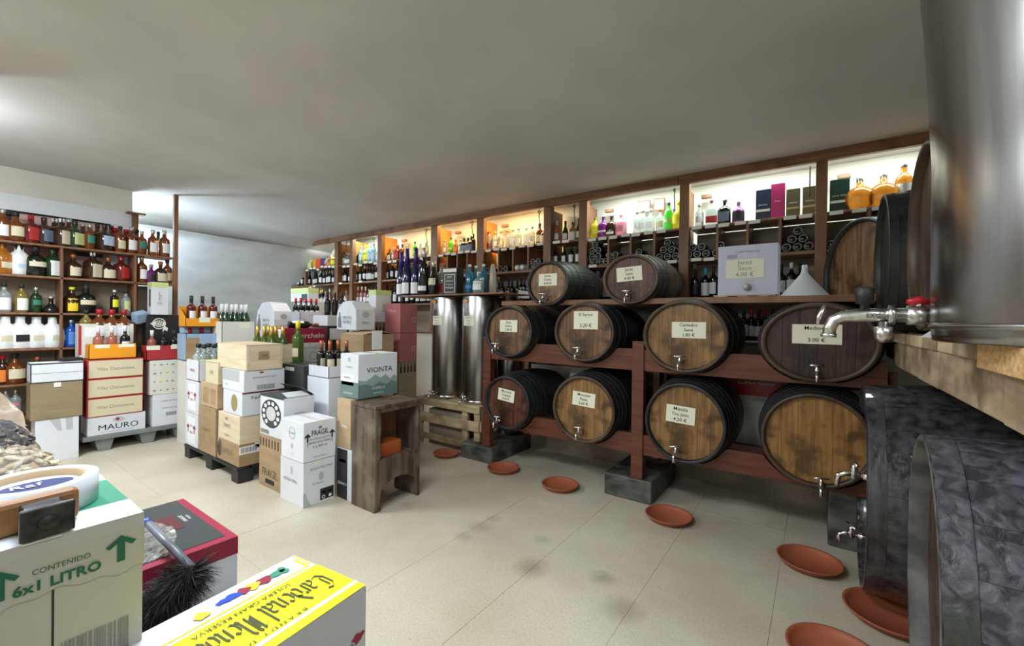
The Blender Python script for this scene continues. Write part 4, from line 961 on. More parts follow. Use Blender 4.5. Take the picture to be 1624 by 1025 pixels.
def carton(lab, xc, yc, z0, dx, dy, h, m, items=(), yaw=0, name='carton', cat='box', group=None, tape=True, bev=.004, flaps=True):
    """xc,yc is the corner between the +x and -y sides"""
    o = cbox(name, (xc-dx/2, yc+dy/2, z0), (dx, dy, h), m, bev=bev, rot=(0, 0, yaw)); tag(o, lab, cat, group)
    if tape:
        t = box('tape', (-dx/2-.0008, -.026, h-.05), (dx/2+.0008, .026, h+.0008), M['tape'], o, 0)
        box('flap_seam', (-dx/2+.003, -.0015, h+.0004), (dx/2-.003, .0015, h+.0012), M['inkg'], o, 0)
    prints(o, frames(dx, dy, h), items); return o
def tray(lab, xc, yc, z0, dx, dy, h, m, items=(), hb=None, name='display_tray', yaw=0, hl=None):
    """open-topped carton; hb = height of the back (-x) wall"""
    hb = hb or h; t = .005; hl = hl or h; bm = bmesh.new()
    badd(bm, (-dx/2, -dy/2, 0), (dx/2, dy/2, t)); badd(bm, (dx/2-t, -dy/2, 0), (dx/2, dy/2, h)); badd(bm, (-dx/2, -dy/2, 0), (-dx/2+t, dy/2, hb))
    for s in (-1, 1):
        y = s*(dy/2-t/2); b0 = len(bm.verts); badd(bm, (-dx/2, y-t/2, 0), (dx/2, y+t/2, h)); bm.verts.ensure_lookup_table()
        for v in bm.verts[b0:]:
            if v.co.z > h*.5 and v.co.x < 0: v.co.z = hb
    o = link(name, frombm(name, bm), m); o.location = (xc-dx/2, yc+dy/2, z0); o.rotation_euler = (0, 0, yaw); tag(o, lab, 'box')
    prints(o, frames(dx, dy, h), items); return o
def fill(kind, xc, yc, z0, dx, dy, nx_, ny_, place, group, hs=1, face=PI/2+.3):
    hs *= 1.07; n = 0
    for i in range(nx_):
        for j in range(ny_):
            n += 1
            x = xc-dx*(i+.5)/nx_; y = yc+dy*(j+.5)/ny_
            r_ = '' if nx_ == 1 else ('front row ' if i == 0 else 'rear row ')
            kk = kind[j % len(kind)] if isinstance(kind, (list, tuple)) else kind
            bottle(kk, x, y, z0, '%s, %s from left %s%s' % (K[kk][7], ORD[j+1], r_, place), group, face+random.uniform(-.2, .2), K[kk][1]*hs, 12)
ink, inkg, inkl = M['ink'], M['inkg'], M['inkl']
# --- left grey platform and its stacks
pt = empty('plastic_platform', (-6.6, 1.55, 0)); tag(pt, 'low grey plastic platform under the cartons at the left shelving', 'pallet')
box('deck', (-.185, -.48, .13), (.22, .49, .178), M['greypl'], pt, .006)
for y in (-.38, .0, .32):
    bm = bmesh.new(); badd(bm, (-.15, y, 0), (.19, y+.16, .13), .006)
    for v in bm.verts:
        if v.co.z < .07: v.co.y += (y+.08-v.co.y)*.35
    link('foot', frombm('foot', bm), M['greypl'], pt)
carton('white carton lettered MAURO at the bottom of the left stack', -6.4, 1.11, .180, .33, .49, .20, M['cwhite'], [('t', 'R', .52, .38, .085, 'MAURO', ink, 1.15), ('e', 'R', .52, .76, .05, .028, inkl), ('e', 'R', .50, .78, .016, .016, M['inkr'], .0022), ('q', 'R', .2, .13, .8, .145, inkg)], tape=False)
for i, w_ in enumerate(('lowest', 'middle', 'topmost')):
    o = carton('red-edged cream wine case, %s of three above the MAURO carton' % w_, -6.395+.004*i, 1.10, .382+.211*i, .33, .475, .207, M['redc'], [('q', 'R', .03, .05, .985, .95, M['cream'], 'cream_face'), ('t', 'R', .5, .5, .052, 'Viñas Centenarias' if False else 'Viñas Chacuniense', inkg, .8)], tape=False)
o = tray('orange open carton of pink wine bottles on the red-edged cases', -6.425, 1.12, 1.017, .16, .40, .16, M['orange'], [('q', 'R', .12, .74, .42, .98, M['paper'], 'price_tag'), ('q', 'R', .60, .76, .95, .98, M['paper'], 'price_tag')])
fill(['rose', 'rose', 'whitec'], -6.43, 1.15, 1.023, .13, .34, 1, 3, 'in the orange tray', 'bottles in the orange tray', 1.08)
o = tray('white open carton behind the orange tray with red-capped bottles', -6.61, 1.07, 1.017, .165, .47, .385, M['cwarm'], [('q', 'R', .0, .1, .05, .95, M['redc']), ('t', 'R', .5, .55, .05, 'NG', ink), ('q', 'R', .1, .62, .3, .9, M['whitep'], 'label'), ('q', 'R', .62, .64, .84, .9, M['whitep'], 'label')])
fill(['amw', 'redcap', 'redcap', 'redcap'], -6.62, 1.09, 1.23, .14, .43, 1, 4, 'behind the orange tray', 'red-capped bottles', 1.12)
# left: white lid box on olive carton
carton('white low carton on the floor under the olive brown one', -6.31, .72, 0, .25, .31, .44, M['cwhite'], [('p', 'R', [(.3, 1), (.55, 1), (.6, .7), (.52, .7)], inkl), ('p', 'R', [(.7, .7), (.68, 1), (.85, 1), (.86, .7)], inkl)], tape=False)
carton('olive brown kraft carton below the white lidded box', -6.30, .685, .443, .25, .37, .365, M['kraftd'], [('q', 'R', .4, .86, .62, .875, inkg), ('q', 'R', .2, .55, .82, .56, M['kraft']), ('q', 'R', .25, .2, .78, .21, M['kraft'])])
o = carton('white flat lidded box with dark edges on the olive carton', -6.30, .685, .81, .22, .375, .20, M['darkg'], [('q', 'R', .02, .06, .99, .48, M['cwhite'], 'pale_panel'), ('q', 'R', .02, .50, .99, .93, M['cwhite'], 'pale_panel'), ('q', 'T', .0, .0, 1, .98, M['whitep'], 'paper_top'), ('q', 'L', .05, .06, .95, .93, M['cwhite'], 'pale_panel')], tape=False)
o = cbox('pouch', (-6.42, .98, 1.013), (.10, .17, .035), M['blackpl'], bev=.012, rot=(0, 0, .3)); tag(o, 'small black pouch lying on the white lidded box', 'pouch')
# right column of left group
carton('plain white carton at the bottom beside the MAURO carton', -6.40, 1.665, .18, .33, .365, .38, M['cwhite'], [('t', 'R', .5, .78, .03, 'Castillo de Monjardín', inkg, .8), ('t', 'R', .5, .55, .022, 'PRODUCTO DE ESPAÑA', inkg, .8), ('b', 'R', .35, .3, .65, .42)], tape=False)
pc = carton('white carton patterned with yellow birds and black marks', -6.395, 1.64, .562, .33, .38, .405, M['cwarm'], [], tape=False)
fr2 = frames(.33, .38, .405)
for i in range(6):
    for j in range(4):
        if (i+j) % 2 == 0: prints(pc, fr2, [('e', 'R', .1+.16*i+random.uniform(-.02, .02), .12+.25*j, .016, .009, random.choice((M['gold'], M['bright'] if 'bright' in M else L['yellow'], inkg)))])
        else: prints(pc, fr2, [('p', 'R', [(.1+.16*i+a, .12+.25*j+b) for a, b in ((-.03, 0), (0, .025), (.03, .01), (.01, -.015), (0, .005))], ink)])
tray('red open carton of assorted bottles on the bird-patterned carton', -6.42, 1.61, .972, .20, .375, .17, M['redc'], [('q', 'R', .0, .72, .34, 1.02, M['paper'], 'price_tag'), ('q', 'R', .62, .74, .96, 1.02, M['paper'], 'price_tag')])
fill(['rose', 'dark', 'red'], -6.44, 1.63, .978, .16, .33, 1, 3, 'in the red carton', 'bottles in the red carton', 1.08)
o = carton('black carton with white woven fish emblem', -6.63, 1.66, .972, .14, .34, .54, M['blackc'], [], tape=False)
f3 = frames(.14, .34, .54)
prints(o, f3, [('e', 'R', .36, .80, .062, .040, M['tag'])]+[('p', 'R', [(.24+.055*i+.012*j, .742+.034*j), (.275+.055*i+.012*j, .742+.034*j), (.285+.055*i+.012*j, .762+.034*j), (.25+.055*i+.012*j, .762+.034*j)], ink, 'weave_print', .0024) for i in range(4) for j in range(4)]+[('r', 'R', .36, .80, .068, .058, M['tag'])]+[('p', 'R', [(.5, .76), (.62, .70), (.60, .62), (.52, .66), (.45, .60), (.48, .70)], M['tag']), ('p', 'R', [(.10, .80), (.2, .84), (.2, .76)], M['tag'])])
o = carton('white bottle carton with lime top on the fish carton', -6.60, 1.70, 1.514, .17, .165, .40, M['cwhite'], [('q', 'R', 0, .84, 1, 1, M['lime']), ('q', 'L', 0, .84, 1, 1, M['lime']), ('q', 'L', .45, .25, .75, .78, M['dgreenc'], 'window'), ('t', 'R', .5, .5, .07, 'E', inkg), ('t', 'R', .5, .36, .07, 'm', inkg), ('t', 'R', .5, .64, .07, 'L', inkg)], tape=False)
o = cbox('small_box', (-6.70, 1.62, 1.43), (.10, .13, .12), M['bluec'], rot=(.3, .35, .4)); tag(o, 'small pale blue box tilted behind the red-capped bottles', 'box')
# --- middle back group
XM = -5.95
carton('white carton under the pale blue carton of rose bottles', XM, 1.86, 0, .30, .40, .98, M['cwarm'], [], tape=False)
y0 = atX(290, XM)
o = tray('pale blue open carton of rose bottles', XM, 1.85, .985, .28, .41, .31, M['bluec'], [('q', 'R', .0, 0, .32, .85, M['kraft'], 'kraft_flap')])
for k, v in enumerate(range(3)):
    pass
fill(['redr', 'redr', 'redr'], XM-.02, 1.87, .992, .24, .36, 1, 3, 'in the pale blue carton', 'bottles in the pale blue carton', 1.15)
carton('small pale blue carton between the two bottle trays', XM-.15, 1.87, 1.30, .13, .38, .075, M['bluec'], tape=False)
o = tray('orange open carton of rose bottles below the sloping wall', XM-.02, 1.85, 1.378, .22, .38, .10, M['orange'], [('q', 'R', .35, .5, .65, 1.1, M['paper'], 'price_tag')], hb=.24)
K['rosek'] = ('bordeaux', .30, 'red', 'black', 'white', (.18, .50), .24, 'rose bottle with black capsule and white label')
fill('rosek', XM-.03, 1.88, 1.385, .18, .34, 1, 3, 'in the orange carton by the slope', 'bottles in the orange carton', 1.12)
yt0 = atX(352, -5.8)
carton('tall pale carton under the white-capped bottles', -5.8, yt0, 0, .3, .37, 1.17, M['cwhite'], [('q', 'R', .05, .8, .95, .98, M['bluec'])], tape=False)
tray('pale open carton of white-capped green bottles', -5.8, yt0, 1.173, .28, .37, .27, M['cwarm'], [('q', 'R', .5, .7, .85, .95, M['paper'], 'price_tag')])
fill('wcap', -5.82, yt0+.02, 1.29, .24, .33, 2, 3, 'of white-capped case', 'white-capped green bottles', 1.1)
# --- black pallet and its cartons
bp = empty('black_pallet', (-4.86, 2.0, 0)); tag(bp, 'black plastic pallet carrying the middle stacks of cartons', 'pallet')
def pb_(nm, x0, x1, y0, y1, z0, z1): return box(nm, (x0+4.86, y0-2.0, z0), (x1+4.86, y1-2.0, z1), M['blackpl'], bp, .006)
for i in range(5): pb_('deck_slat', -5.5, -4.22, 1.70+.13*i, 1.81+.13*i, .115, .138)
for x in (-5.5, -4.93, -4.35):
    for y in (1.705, 2.2): pb_('foot', x, x+.14, y, y+.13, 0, .115)
pz = .14
carton('flat kraft carton at the bottom of the front pallet stack', -4.23, 1.72, pz, .47, .32, .20, M['kraft'], [('e', 'L', .12, .55, .05, .075, M['oldwood']), ('t', 'L', .5, .5, .08, 'ALVEAR', M['kraftd'], .8), ('q', 'R', .0, .55, .55, .9, M['whitep'], 'label'), ('b', 'R', .05, .62, .5, .85)])
carton('pale wooden case lettered Terrazas above the flat kraft carton', -4.22, 1.72, .343, .46, .32, .255, M['pinebox'], [('e', 'L', .4, .8, .03, .012, inkg), ('t', 'L', .42, .55, .05, 'TERNEZ', inkg, .9), ('t', 'L', .42, .2, .025, 'RESERVA', inkg)], tape=False, name='wooden_case')
carton('white carton lettered NAVA with a gold oval', -4.20, 1.73, .602, .40, .32, .215, M['cwhite'], [('e', 'L', .60, .5, .065, .078, M['gold']), ('t', 'R', .5, .74, .048, 'NAVA', ink, 1.3), ('t', 'R', .6, .5, .02, 'VERDEJO', inkg), ('q', 'R', .0, .93, 1, .99, M['inkr'])])
carton('white carton with grey corner patch under the pine wine case', -4.17, 1.73, .82, .45, .36, .195, M['cwhite'], [('q', 'L', .0, .45, .8, 1, inkl), ('t', 'R', .5, .65, .022, 'BODEGAS NAVARRO', inkg), ('e', 'R', .42, .88, .02, .008, M['inkr']), ('b', 'R', .3, .08, .75, .3), ('t', 'L', .2, .25, .03, 'Pere', inkl)])
o = carton('pine wine case with square branded mark on top of the stack', -4.15, 1.74, 1.018, .62, .32, .225, M['pinebox'], [('q', 'R', .32, .4, .62, .75, M['kraft'], 'brand_plate'), ('t', 'R', .47, .57, .035, '1888', M['oldwood'])], tape=False, name='wooden_case')
fo = frames(.62, .32, .225)
for z in (.0,): 
    box('lid', (-.31, -.16, .2255), (.31, .16, .233), M['palewood'], o, .002)
    for s in (-1, 1): box('end_cleat', (.306, s*.14-.012, .004), (.3125, s*.14+.012, .22), M['pinebox'], o, .002)
carton('tall kraft carton low in the second pallet column', -4.72, 1.71, pz, .41, .34, .46, M['kraft'], [('t', 'L', .5, .5, .06, 'VINOS', M['kraftd'])])
carton('kraft carton with worn grey print above the tall kraft one', -4.71, 1.72, .603, .41, .33, .235, M['kraftl'], [('q', 'L', .15, .15, .5, .8, M['kraft']), ('q', 'L', .6, .15, .9, .8, M['kraft'])])
carton('small cream carton on top of the kraft column', -4.70, 1.72, .84, .30, .30, .225, M['cream'], [('t', 'L', .5, .5, .05, 'OLE', inkg), ('q', 'L', .05, .93, .95, .95, inkg)])
for i, (z, lab) in enumerate(((pz, 'lower'), (.485, 'upper'))):
    carton('%s white carton with red handling marks at far pallet end' % lab, -5.16+.01*i, 1.71, z+.001, .34, .33, .34, M['cwhite'], [('q', 'L', .18, .1, .82, .9, M['whitep']), ('a', 'L', .25, .55, .03, M['inkr']), ('a', 'L', .75, .55, .03, M['inkr']), ('t', 'L', .5, .62, .035, 'MUY', M['inkr']), ('t', 'L', .5, .42, .035, 'FRAGIL', M['inkr'], .7)])
o = tray('low white carton of pale green bottles at far pallet end', -5.14, 1.71, .83, .34, .33, .215, M['cwhite'], [('t', 'L', .5, .5, .04, 'FRAGIL', M['inkr'])])
fill('limel', -5.16, 1.74, .86, .30, .28, 2, 3, 'of low far pallet carton', 'pale green bottles', 1.25)
# gold-foil bottles behind the pine case
carton('kraft carton hidden behind the front pallet stack', -4.5, 2.09, pz, .5, .26, .86, M['kraft'], tape=False)
tray('open wooden box of gold-necked bottles behind the pine case', -4.46, 2.085, 1.003, .52, .26, .22, M['pinebox'])
fill('gold', -4.50, 2.10, 1.07, .46, .23, 3, 2, 'in the wooden box', 'gold-necked bottles', 1.02)
n_ = [o for o in bpy.data.objects if o.get('group') == 'gold-necked bottles']
for i, o in enumerate(n_): o['label'] = 'gold foil-necked green bottle, %s in the case behind the pine box' % ORD[i+1]
K['ycap'] = ('bordeaux', .46, 'grn', 'yellow', 'cream', (.2, .4), .16, '')
bottle('ycap', -4.46, 2.37, 1.0, 'tall bottle with bright yellow cap beside the left carry carton', h=.46)
# --- second rank
carton('plain carton under the white label carton of the crimson case', -4.78, 2.40, 0, .40, .45, .965, M['kraft'], tape=False)
carton('white carton with round doodle label under the crimson case', -4.74, 2.38, .968, .42, .47, .245, M['cgrey'], [('t', 'R', .55, .78, .026, 'BODEGAS LEDA CALLADO', inkg, .8), ('r', 'R', .68, .38, .048, .042, inkg), ('t', 'R', .5, .12, .022, 'VINO TINTO', inkg)])
carton('crimson wine case with white script', -4.76, 2.37, 1.216, .38, .50, .165, M['crim'], [('t', 'R', .6, .48, .085, 'Carchelo', M['tag'], 1.1), ('q', 'L', .2, .35, .9, .95, M['whitep'], 'label')], tape=False)
b = bottle('redc', -4.84, 2.46, 1.421, 'wine bottle with white label lying on the crimson case', tilt=(-PI/2, 0, -.15), h=.33)
carton('dark grey carton behind the telephone dial carton', -3.98, 2.17, .803, .42, .30, .235, M['darkg'], [('q', 'L', .2, .75, .6, .9, M['whitep'], 'label')], tape=False)
carton('hidden kraft carton under the dark grey one', -3.99, 2.16, 0, .18, .30, .80, M['kraft'], tape=False)
carton('plain tall white carton under the copper-capped bottles', -3.60, 2.20, .30, .36, .32, .65, M['cwhite'], [('q', 'L', .4, .25, .8, .4, M['cgrey'], 'label'), ('q', 'L', .55, .28, .75, .38, inkg)])
carton('low white carton beneath the plain tall one', -3.60, 2.20, 0, .36, .32, .298, M['cwhite'], tape=False)
tray('white open carton holding copper-capped wine bottles', -3.60, 2.20, .952, .34, .30, .105, M['cwhite'], [('t', 'R', .5, .5, .05, 'IIIC', ink), ('r', 'R', .8, .5, .03, .024, ink)])
K['cifes'] = ('bordeaux', .315, 'black', 'copper', 'cream', (.22, .5), .24, 'copper-capped wine bottle with cream label')
fill('cifes', -3.62, 2.22, .958, .28, .26, 2, 3, 'in the white carton', 'copper-capped wine bottles', .97)
# --- bag cartons, lime cartons, background stacks
def bagcarton(lab, xc, yc, z0, dx, dy, h):
    vs = []
    for (z, kx, ky) in ((0, 1, 1), (.45, 1.02, 1.02), (.72, .94, .98), (1, .45, .92)):
        for a, b in ((-.5, -.5), (.5, -.5), (.5, .5), (-.5, .5)): vs.append((a*dx*kx, b*dy*ky, z*h))
    fs = [(3, 2, 1, 0)]+[(i*4+k, i*4+(k+1) % 4, (i+1)*4+(k+1) % 4, (i+1)*4+k) for i in range(3) for k in range(4)]+[(12, 13, 14, 15)]
    o = link('carry_carton', mesh('carry_carton', vs, fs), M['cwhite']); o.location = (xc-dx/2, yc+dy/2, z0); tag(o, lab, 'box')
    f = frames(dx*1.03, dy*1.03, h)
    prints(o, f, [('p', 'L', [(.10, .08), (.24, .08), (.24, .38), (.19, .52), (.19, .62), (.15, .62), (.15, .52), (.10, .38)], M['inkg'], 'bottle_print', .004), ('t', 'L', .55, .42, .055, 'FRUTA', inkg), ('t', 'L', .55, .27, .05, 'NOBLE', inkg), ('t', 'R', .5, .25, .03, 'RIBERA', inkg), ('e', 'R', .5, .55, .04, .035, inkl)])
    box('handle', (-dx*.2, -dy*.3, h), (dx*.2, dy*.3, h+.012), M['cwhite'], o)
    return o
carton('stacked white carton under the left white carry carton', -5.42, 2.60, 0, .48, .34, 1.17, M['cgrey'], tape=False)
carton('small white carton directly below the left carry carton', -5.42, 2.58, 1.173, .44, .26, .125, M['cwhite'], [('q', 'L', .5, .3, .56, .55, M['inkr'])], tape=False)
bagcarton('white carry carton with bottle print, left of the two', -5.43, 2.59, 1.30, .46, .22, .385)
carton('white base carton behind the left carry carton', -5.60, 3.02, 0, .3, .34, 1.38, M['cgrey'], tape=False)
tray('white open carton of red-capped wine bottles', -5.60, 3.0, 1.383, .30, .33, .20, M['cwhite'], [('t', 'R', .5, .75, .022, 'MARQUES', inkg)])
fill('redr', -5.62, 3.02, 1.46, .26, .29, 2, 4, 'of red-capped case', 'red-capped wine bottles', .95)
carton('grey base carton behind the red-capped bottles', -6.08, 3.42, 0, .4, .30, 1.74, M['cgrey'], tape=False)
carton('white carton with lime top band far back by the slope', -6.08, 3.38, 1.743, .50, .16, .20, M['cwhite'], [('q', 'L', 0, .62, 1, 1, M['lime']), ('q', 'R', 0, .62, 1, 1, M['lime']), ('q', 'L', .62, .05, .95, .55, M['dgreenc'], 'window')], tape=False)
carton('dark carton stack behind the crimson wine case', -4.95, 3.0, 0, .35, .3, 1.40, M['blackc'], [('q', 'R', .1, .88, .9, .98, M['whitep'])], tape=False)
carton('white carton of dark bottles behind the crimson case', -4.95, 3.0, 1.403, .33, .3, .13, M['cwhite'], tape=False)
for i, y in enumerate((3.04, 3.14, 3.24)): bottle('dark' if i < 2 else 'red', -5.02, y, 1.535, '%s dark bottle standing behind the lying wine bottle' % ('left', 'middle', 'right')[i], 'dark bottles behind the crimson case')
carton('kraft base carton under the opened kraft carton', -3.87, 2.75, 0, .41, .40, .58, M['kraft'], tape=False)
carton('second kraft base carton under the opened kraft carton', -3.87, 2.75, .583, .41, .40, .555, M['kraft'], tape=False)
o = carton('kraft carton with raised flaps behind the VIONTA carton', -3.87, 2.75, 1.14, .41, .40, .19, M['kraft'], tape=False)
for s in (-1, 1):
    fl_ = box('flap', (-.20, -.002, 0), (.20, .002, .17), M['kraftl'], o, 0); fl_.location = (0, s*.2, .19); fl_.rotation_euler = (1.35 if s > 0 else -1.40, 0, 0)
cd = cbox('notice_card', (-3.60, 2.72, 1.19), (.004, .13, .19), M['whitep'], rot=(0, 0, .1)); tag(cd, 'white printed card standing behind the VIONTA carton', 'card'); 
bagcarton('white carry carton with bottle print, right of the two', -4.10, 2.82, 1.375, .36, .24, .31)
carton('dark kraft carton printed with a row of black bottles', -4.24, 3.17, 1.0, .27, .48, .46, M['kraftd'], [('p', 'R', [(u, .72), (u+.05, .72), (u+.05, .86), (u+.035, .9), (u+.035, .97), (u+.015, .97), (u+.015, .9), (u, .86)], ink, 'bottle_print') for u in (.03, .13, .23, .33, .43)], tape=False)
carton('base carton below the dark kraft printed carton', -4.24, 3.17, 0, .27, .48, .998, M['kraftd'], tape=False)
carton('white tall carton with lime top beside the pink boxes', -4.24, 3.18, 1.463, .14, .22, .38, M['cwhite'], [('q', 'R', 0, .84, 1, 1, M['lime']), ('q', 'L', 0, .84, 1, 1, M['lime']), ('t', 'R', .5, .5, .06, 'E', inkg), ('t', 'R', .5, .35, .06, 'm', inkg)], tape=False)
for i, (z, h, lab) in enumerate(((1.0, .335, 'lower'), (1.338, .345, 'upper'))):
    carton('%s dusty pink carton beside the left steel tank' % lab, -3.95, 3.30, z, .27, .26, h, M['pink'], [('t', 'L', .5, .75 if i else .5, .05, 'Olivada', M['cream'], .8), ('r', 'R', .8, .45, .03, .024, M['cream'])], tape=False)
carton('kraft carton with black bottle prints under the pink cartons', -3.95, 3.30, .5, .27, .26, .498, M['kraftd'], [('p', 'R', [(u, .74), (u+.1, .74), (u+.1, .86), (u+.07, .9), (u+.07, .97), (u+.03, .97), (u+.03, .9), (u, .86)], ink, 'bottle_print') for u in (.03, .23, .43, .63, .83)], tape=False)
carton('plain kraft floor carton under the bottle-print carton by the tanks', -3.95, 3.30, 0, .27, .26, .498, M['kraftd'], tape=False)
# --- front rank
carton('tall kraft carton printed FRAGIL on the floor', -3.69, 1.83, 0, .40, .28, .455, M['kraft'], [('t', 'L', .5, .28, .10, 'FRAGIL', M['oldwood'], .9), ('q', 'L', .3, .08, .7, .17, ink)]+[('q', 'L', u, .78, u+.045, .94, ink) for u in (.05, .18, .31, .44, .57, .70, .83)])
dl = carton('white carton printed with a rotary telephone dial', -3.66, 1.83, .458, .42, .27, .355, M['cwhite'], [('q', 'L', .0, .96, 1, 1, M['darkg']), ('e', 'L', .48, .56, .175, .125, M['darkg'], .0012), ('e', 'L', .48, .56, .085, .062, M['cgrey'], .0018), ('q', 'L', .04, .04, .4, .14, M['inkg']), ('t', 'R', .5, .6, .02, 'TELEFONO', inkg), ('b', 'R', .3, .1, .7, .2)], tape=False)
f4 = frames(.42, .27, .355)
for q in range(10): prints(dl, f4, [('e', 'L', .48+.31*math.cos(q*.55-.9), .56+.26*math.sin(q*.55-.9), .026, .018, M['cwhite'], .0024)])
bm = bmesh.new(); badd(bm, (-.21, -.135, .3555), (.21, .135, .3575)); link('lid_top', frombm('lid', bm), M['darkg'], dl)
fp = box('flap', (-.20, -.001, 0), (.20, .001, .13), M['darkg'], dl, 0); fp.location = (0, .135, .357); fp.rotation_euler = (.95, 0, 0)
fp = box('flap', (-.001, -.10, 0), (.001, .10, .10), M['cgrey'], dl, 0); fp.location = (.20, 0, .357); fp.rotation_euler = (0, -1.25, 0)
carton('lower white carton of the front pair on the floor', -3.265, 1.79, 0, .36, .27, .355, M['cwhite'], [('t', 'L', .45, .52, .035, 'BODEGA TIERRA', inkg, .8), ('e', 'L', .5, .75, .015, .035, inkl), ('t', 'R', .55, .82, .026, 'SEVILLA PALOMAR', inkg, .9), ('e', 'R', .55, .62, .022, .035, inkl), ('t', 'R', .45, .48, .02, 'Distribuidor', inkg), ('q', 'R', .52, .06, .96, .32, ink, 'black_panel'), ('r', 'R', .63, .12, .014, .009, M['whitep']), ('q', 'R', .58, .21, .70, .24, M['whitep']), ('q', 'R', .78, .21, .90, .24, M['whitep']), ('e', 'R', .84, .12, .014, .012, M['whitep'], .003), ('p', 'R', [(0, 0), (.25, 0), (.12, .2), (.05, .35), (0, .3)], inkl)])
carton('upper white carton of the front pair printed FRAGIL with arrows', -3.26, 1.785, .358, .345, .275, .315, M['cwhite'], [('t', 'R', .5, .70, .058, 'FRAGIL', ink, .8, .012), ('a', 'R', .12, .62, .022, ink), ('a', 'R', .88, .62, .022, ink), ('q', 'R', .115, .38, .13, .6, ink), ('q', 'R', .87, .38, .885, .6, ink), ('t', 'R', .5, .55, .02, 'MANTENER SIEMPRE', inkg), ('t', 'R', .5, .46, .022, 'BOTELLAS DE VIDRIO', ink, .9), ('t', 'R', .5, .36, .028, '6 x 500 ml', ink), ('t', 'R', .5, .10, .018, 'www.bodega.es', inkg), ('e', 'R', .5, .83, .016, .012, inkg), ('r', 'L', .5, .68, .05, .042, inkl), ('t', 'L', .5, .68, .03, 'la viña', inkg), ('e', 'L', .5, .35, .018, .022, inkl), ('t', 'L', .5, .15, .018, 'Alicante', inkl)])
carton('kraft carton wedged between white cartons and the old crate', -3.10, 2.09, .425, .19, .32, .405, M['kraftl'], [('t', 'L', .5, .45, .05, 'Tinto', M['whitep'])], tape=False)
o = carton('black and white glossy carton on the floor by the old crate', -3.08, 2.09, 0, .20, .32, .42, M['cwhite'], [('q', 'L', .0, 0, .72, .98, M['blackc'], 'black_face'), ('q', 'L', .15, .72, .6, .78, M['kraft']), ('t', 'L', .38, .3, .03, 'BLANCO', M['whitep'], 1)], tape=False)
vi = carton('white carton lettered VIONTA with grey-green hills', -3.06, 2.13, .838, .25, .40, .365, M['cwhite'], [
    ('p', 'R', [(0, 0), (1, 0), (1, .42), (.9, .46), (.8, .38), (.68, .50), (.55, .42), (.42, .52), (.3, .44), (.18, .38), (0, .42)], M['sage2'], 'hills_print', .0010),
    ('p', 'R', [(0, 0), (1, 0), (1, .28), (.85, .33), (.7, .26), (.52, .33), (.35, .25), (.2, .31), (0, .30)], M['sage'], 'hills_print', .0016),
    ('q', 'L', 0, 0, 1, .36, M['sage']), ('t', 'R', .53, .62, .062, 'VIONTA', ink, 1.15), ('t', 'R', .5, .2, .03, 'GODELLO', M['whitep']), ('t', 'R', .5, .08, .018, 'RIAS BAIXAS', M['whitep']),
    ('q', 'L', .08, .28, .75, .53, M['whitep'], 'label'), ('t', 'L', .4, .45, .028, 'VIONTA', ink, .9), ('t', 'L', .5, .70, .02, 'GODELLO', inkg), ('e', 'L', .5, .87, .02, .022, inkl), ('t', 'L', .45, .10, .022, 'RIAS BAIXAS', M['whitep'])], tape=True)
# --- old wooden crate stood on end, open side to +x
cr = empty('wooden_trough', (-2.9, 2.30, 0)); tag(cr, 'old dark wooden crate stood on end with an open front', 'crate')
W_, D_, HH = .30, .46, .825
def cb(nm, lo, hi, m='oldwood', bev=.006): return box(nm, lo, hi, M[m], cr, bev)
cb('side_board', (-W_/2, -D_/2, 0), (W_/2, -D_/2+.03, HH-.03)); cb('side_board', (-W_/2, D_/2-.03, .0), (W_/2, D_/2, HH-.03))
cb('top_board', (-W_/2, -D_/2, HH-.03), (W_/2, D_/2, HH)); cb('back_board', (-W_/2, -D_/2+.03, 0.1), (-W_/2+.02, D_/2-.03, HH-.03), 'brownwood')
cb('front_stile', (W_/2-.02, -D_/2+.03, .0), (W_/2, -D_/2+.055, HH-.03)); cb('front_lintel', (W_/2-.02, -D_/2+.055, HH-.06), (W_/2, D_/2-.03, HH-.03))
bm = bmesh.new(); n = 14; prof = []
for i in range(n+1):
    t = i/n; y = -D_/2+.03+(D_-.06)*t; prof.append((y, .13+.10*math.sin(PI*t)**.7 if 0 < t < 1 else .02))
vv = [[bm.verts.new((W_/2+dx_, y, z)) for dx_ in (-.02, .004)]+[bm.verts.new((W_/2+dx_, y, .40)) for dx_ in (.004, -.02)] for y, z in prof]
for i in range(n):
    for k in range(4): bm.faces.new((vv[i][k], vv[i][(k+1) % 4], vv[i+1][(k+1) % 4], vv[i+1][k]))
bm.faces.new(vv[0]); bm.faces.new(vv[-1][::-1]); bmesh.ops.recalc_face_normals(bm, faces=bm.faces)
link('front_apron', frombm('apron', bm), M['oldwood'], cr)
cb('inner_shelf', (-W_/2+.02, -D_/2+.03, .37), (W_/2-.022, D_/2-.03, .39)); 
o = cbox('orange_box', (-2.90, 2.26, .391), (.16, .24, .11), mat('burnt_orange', (.42, .10, .02), .5)); tag(o, 'orange box lying inside the old wooden crate', 'box')

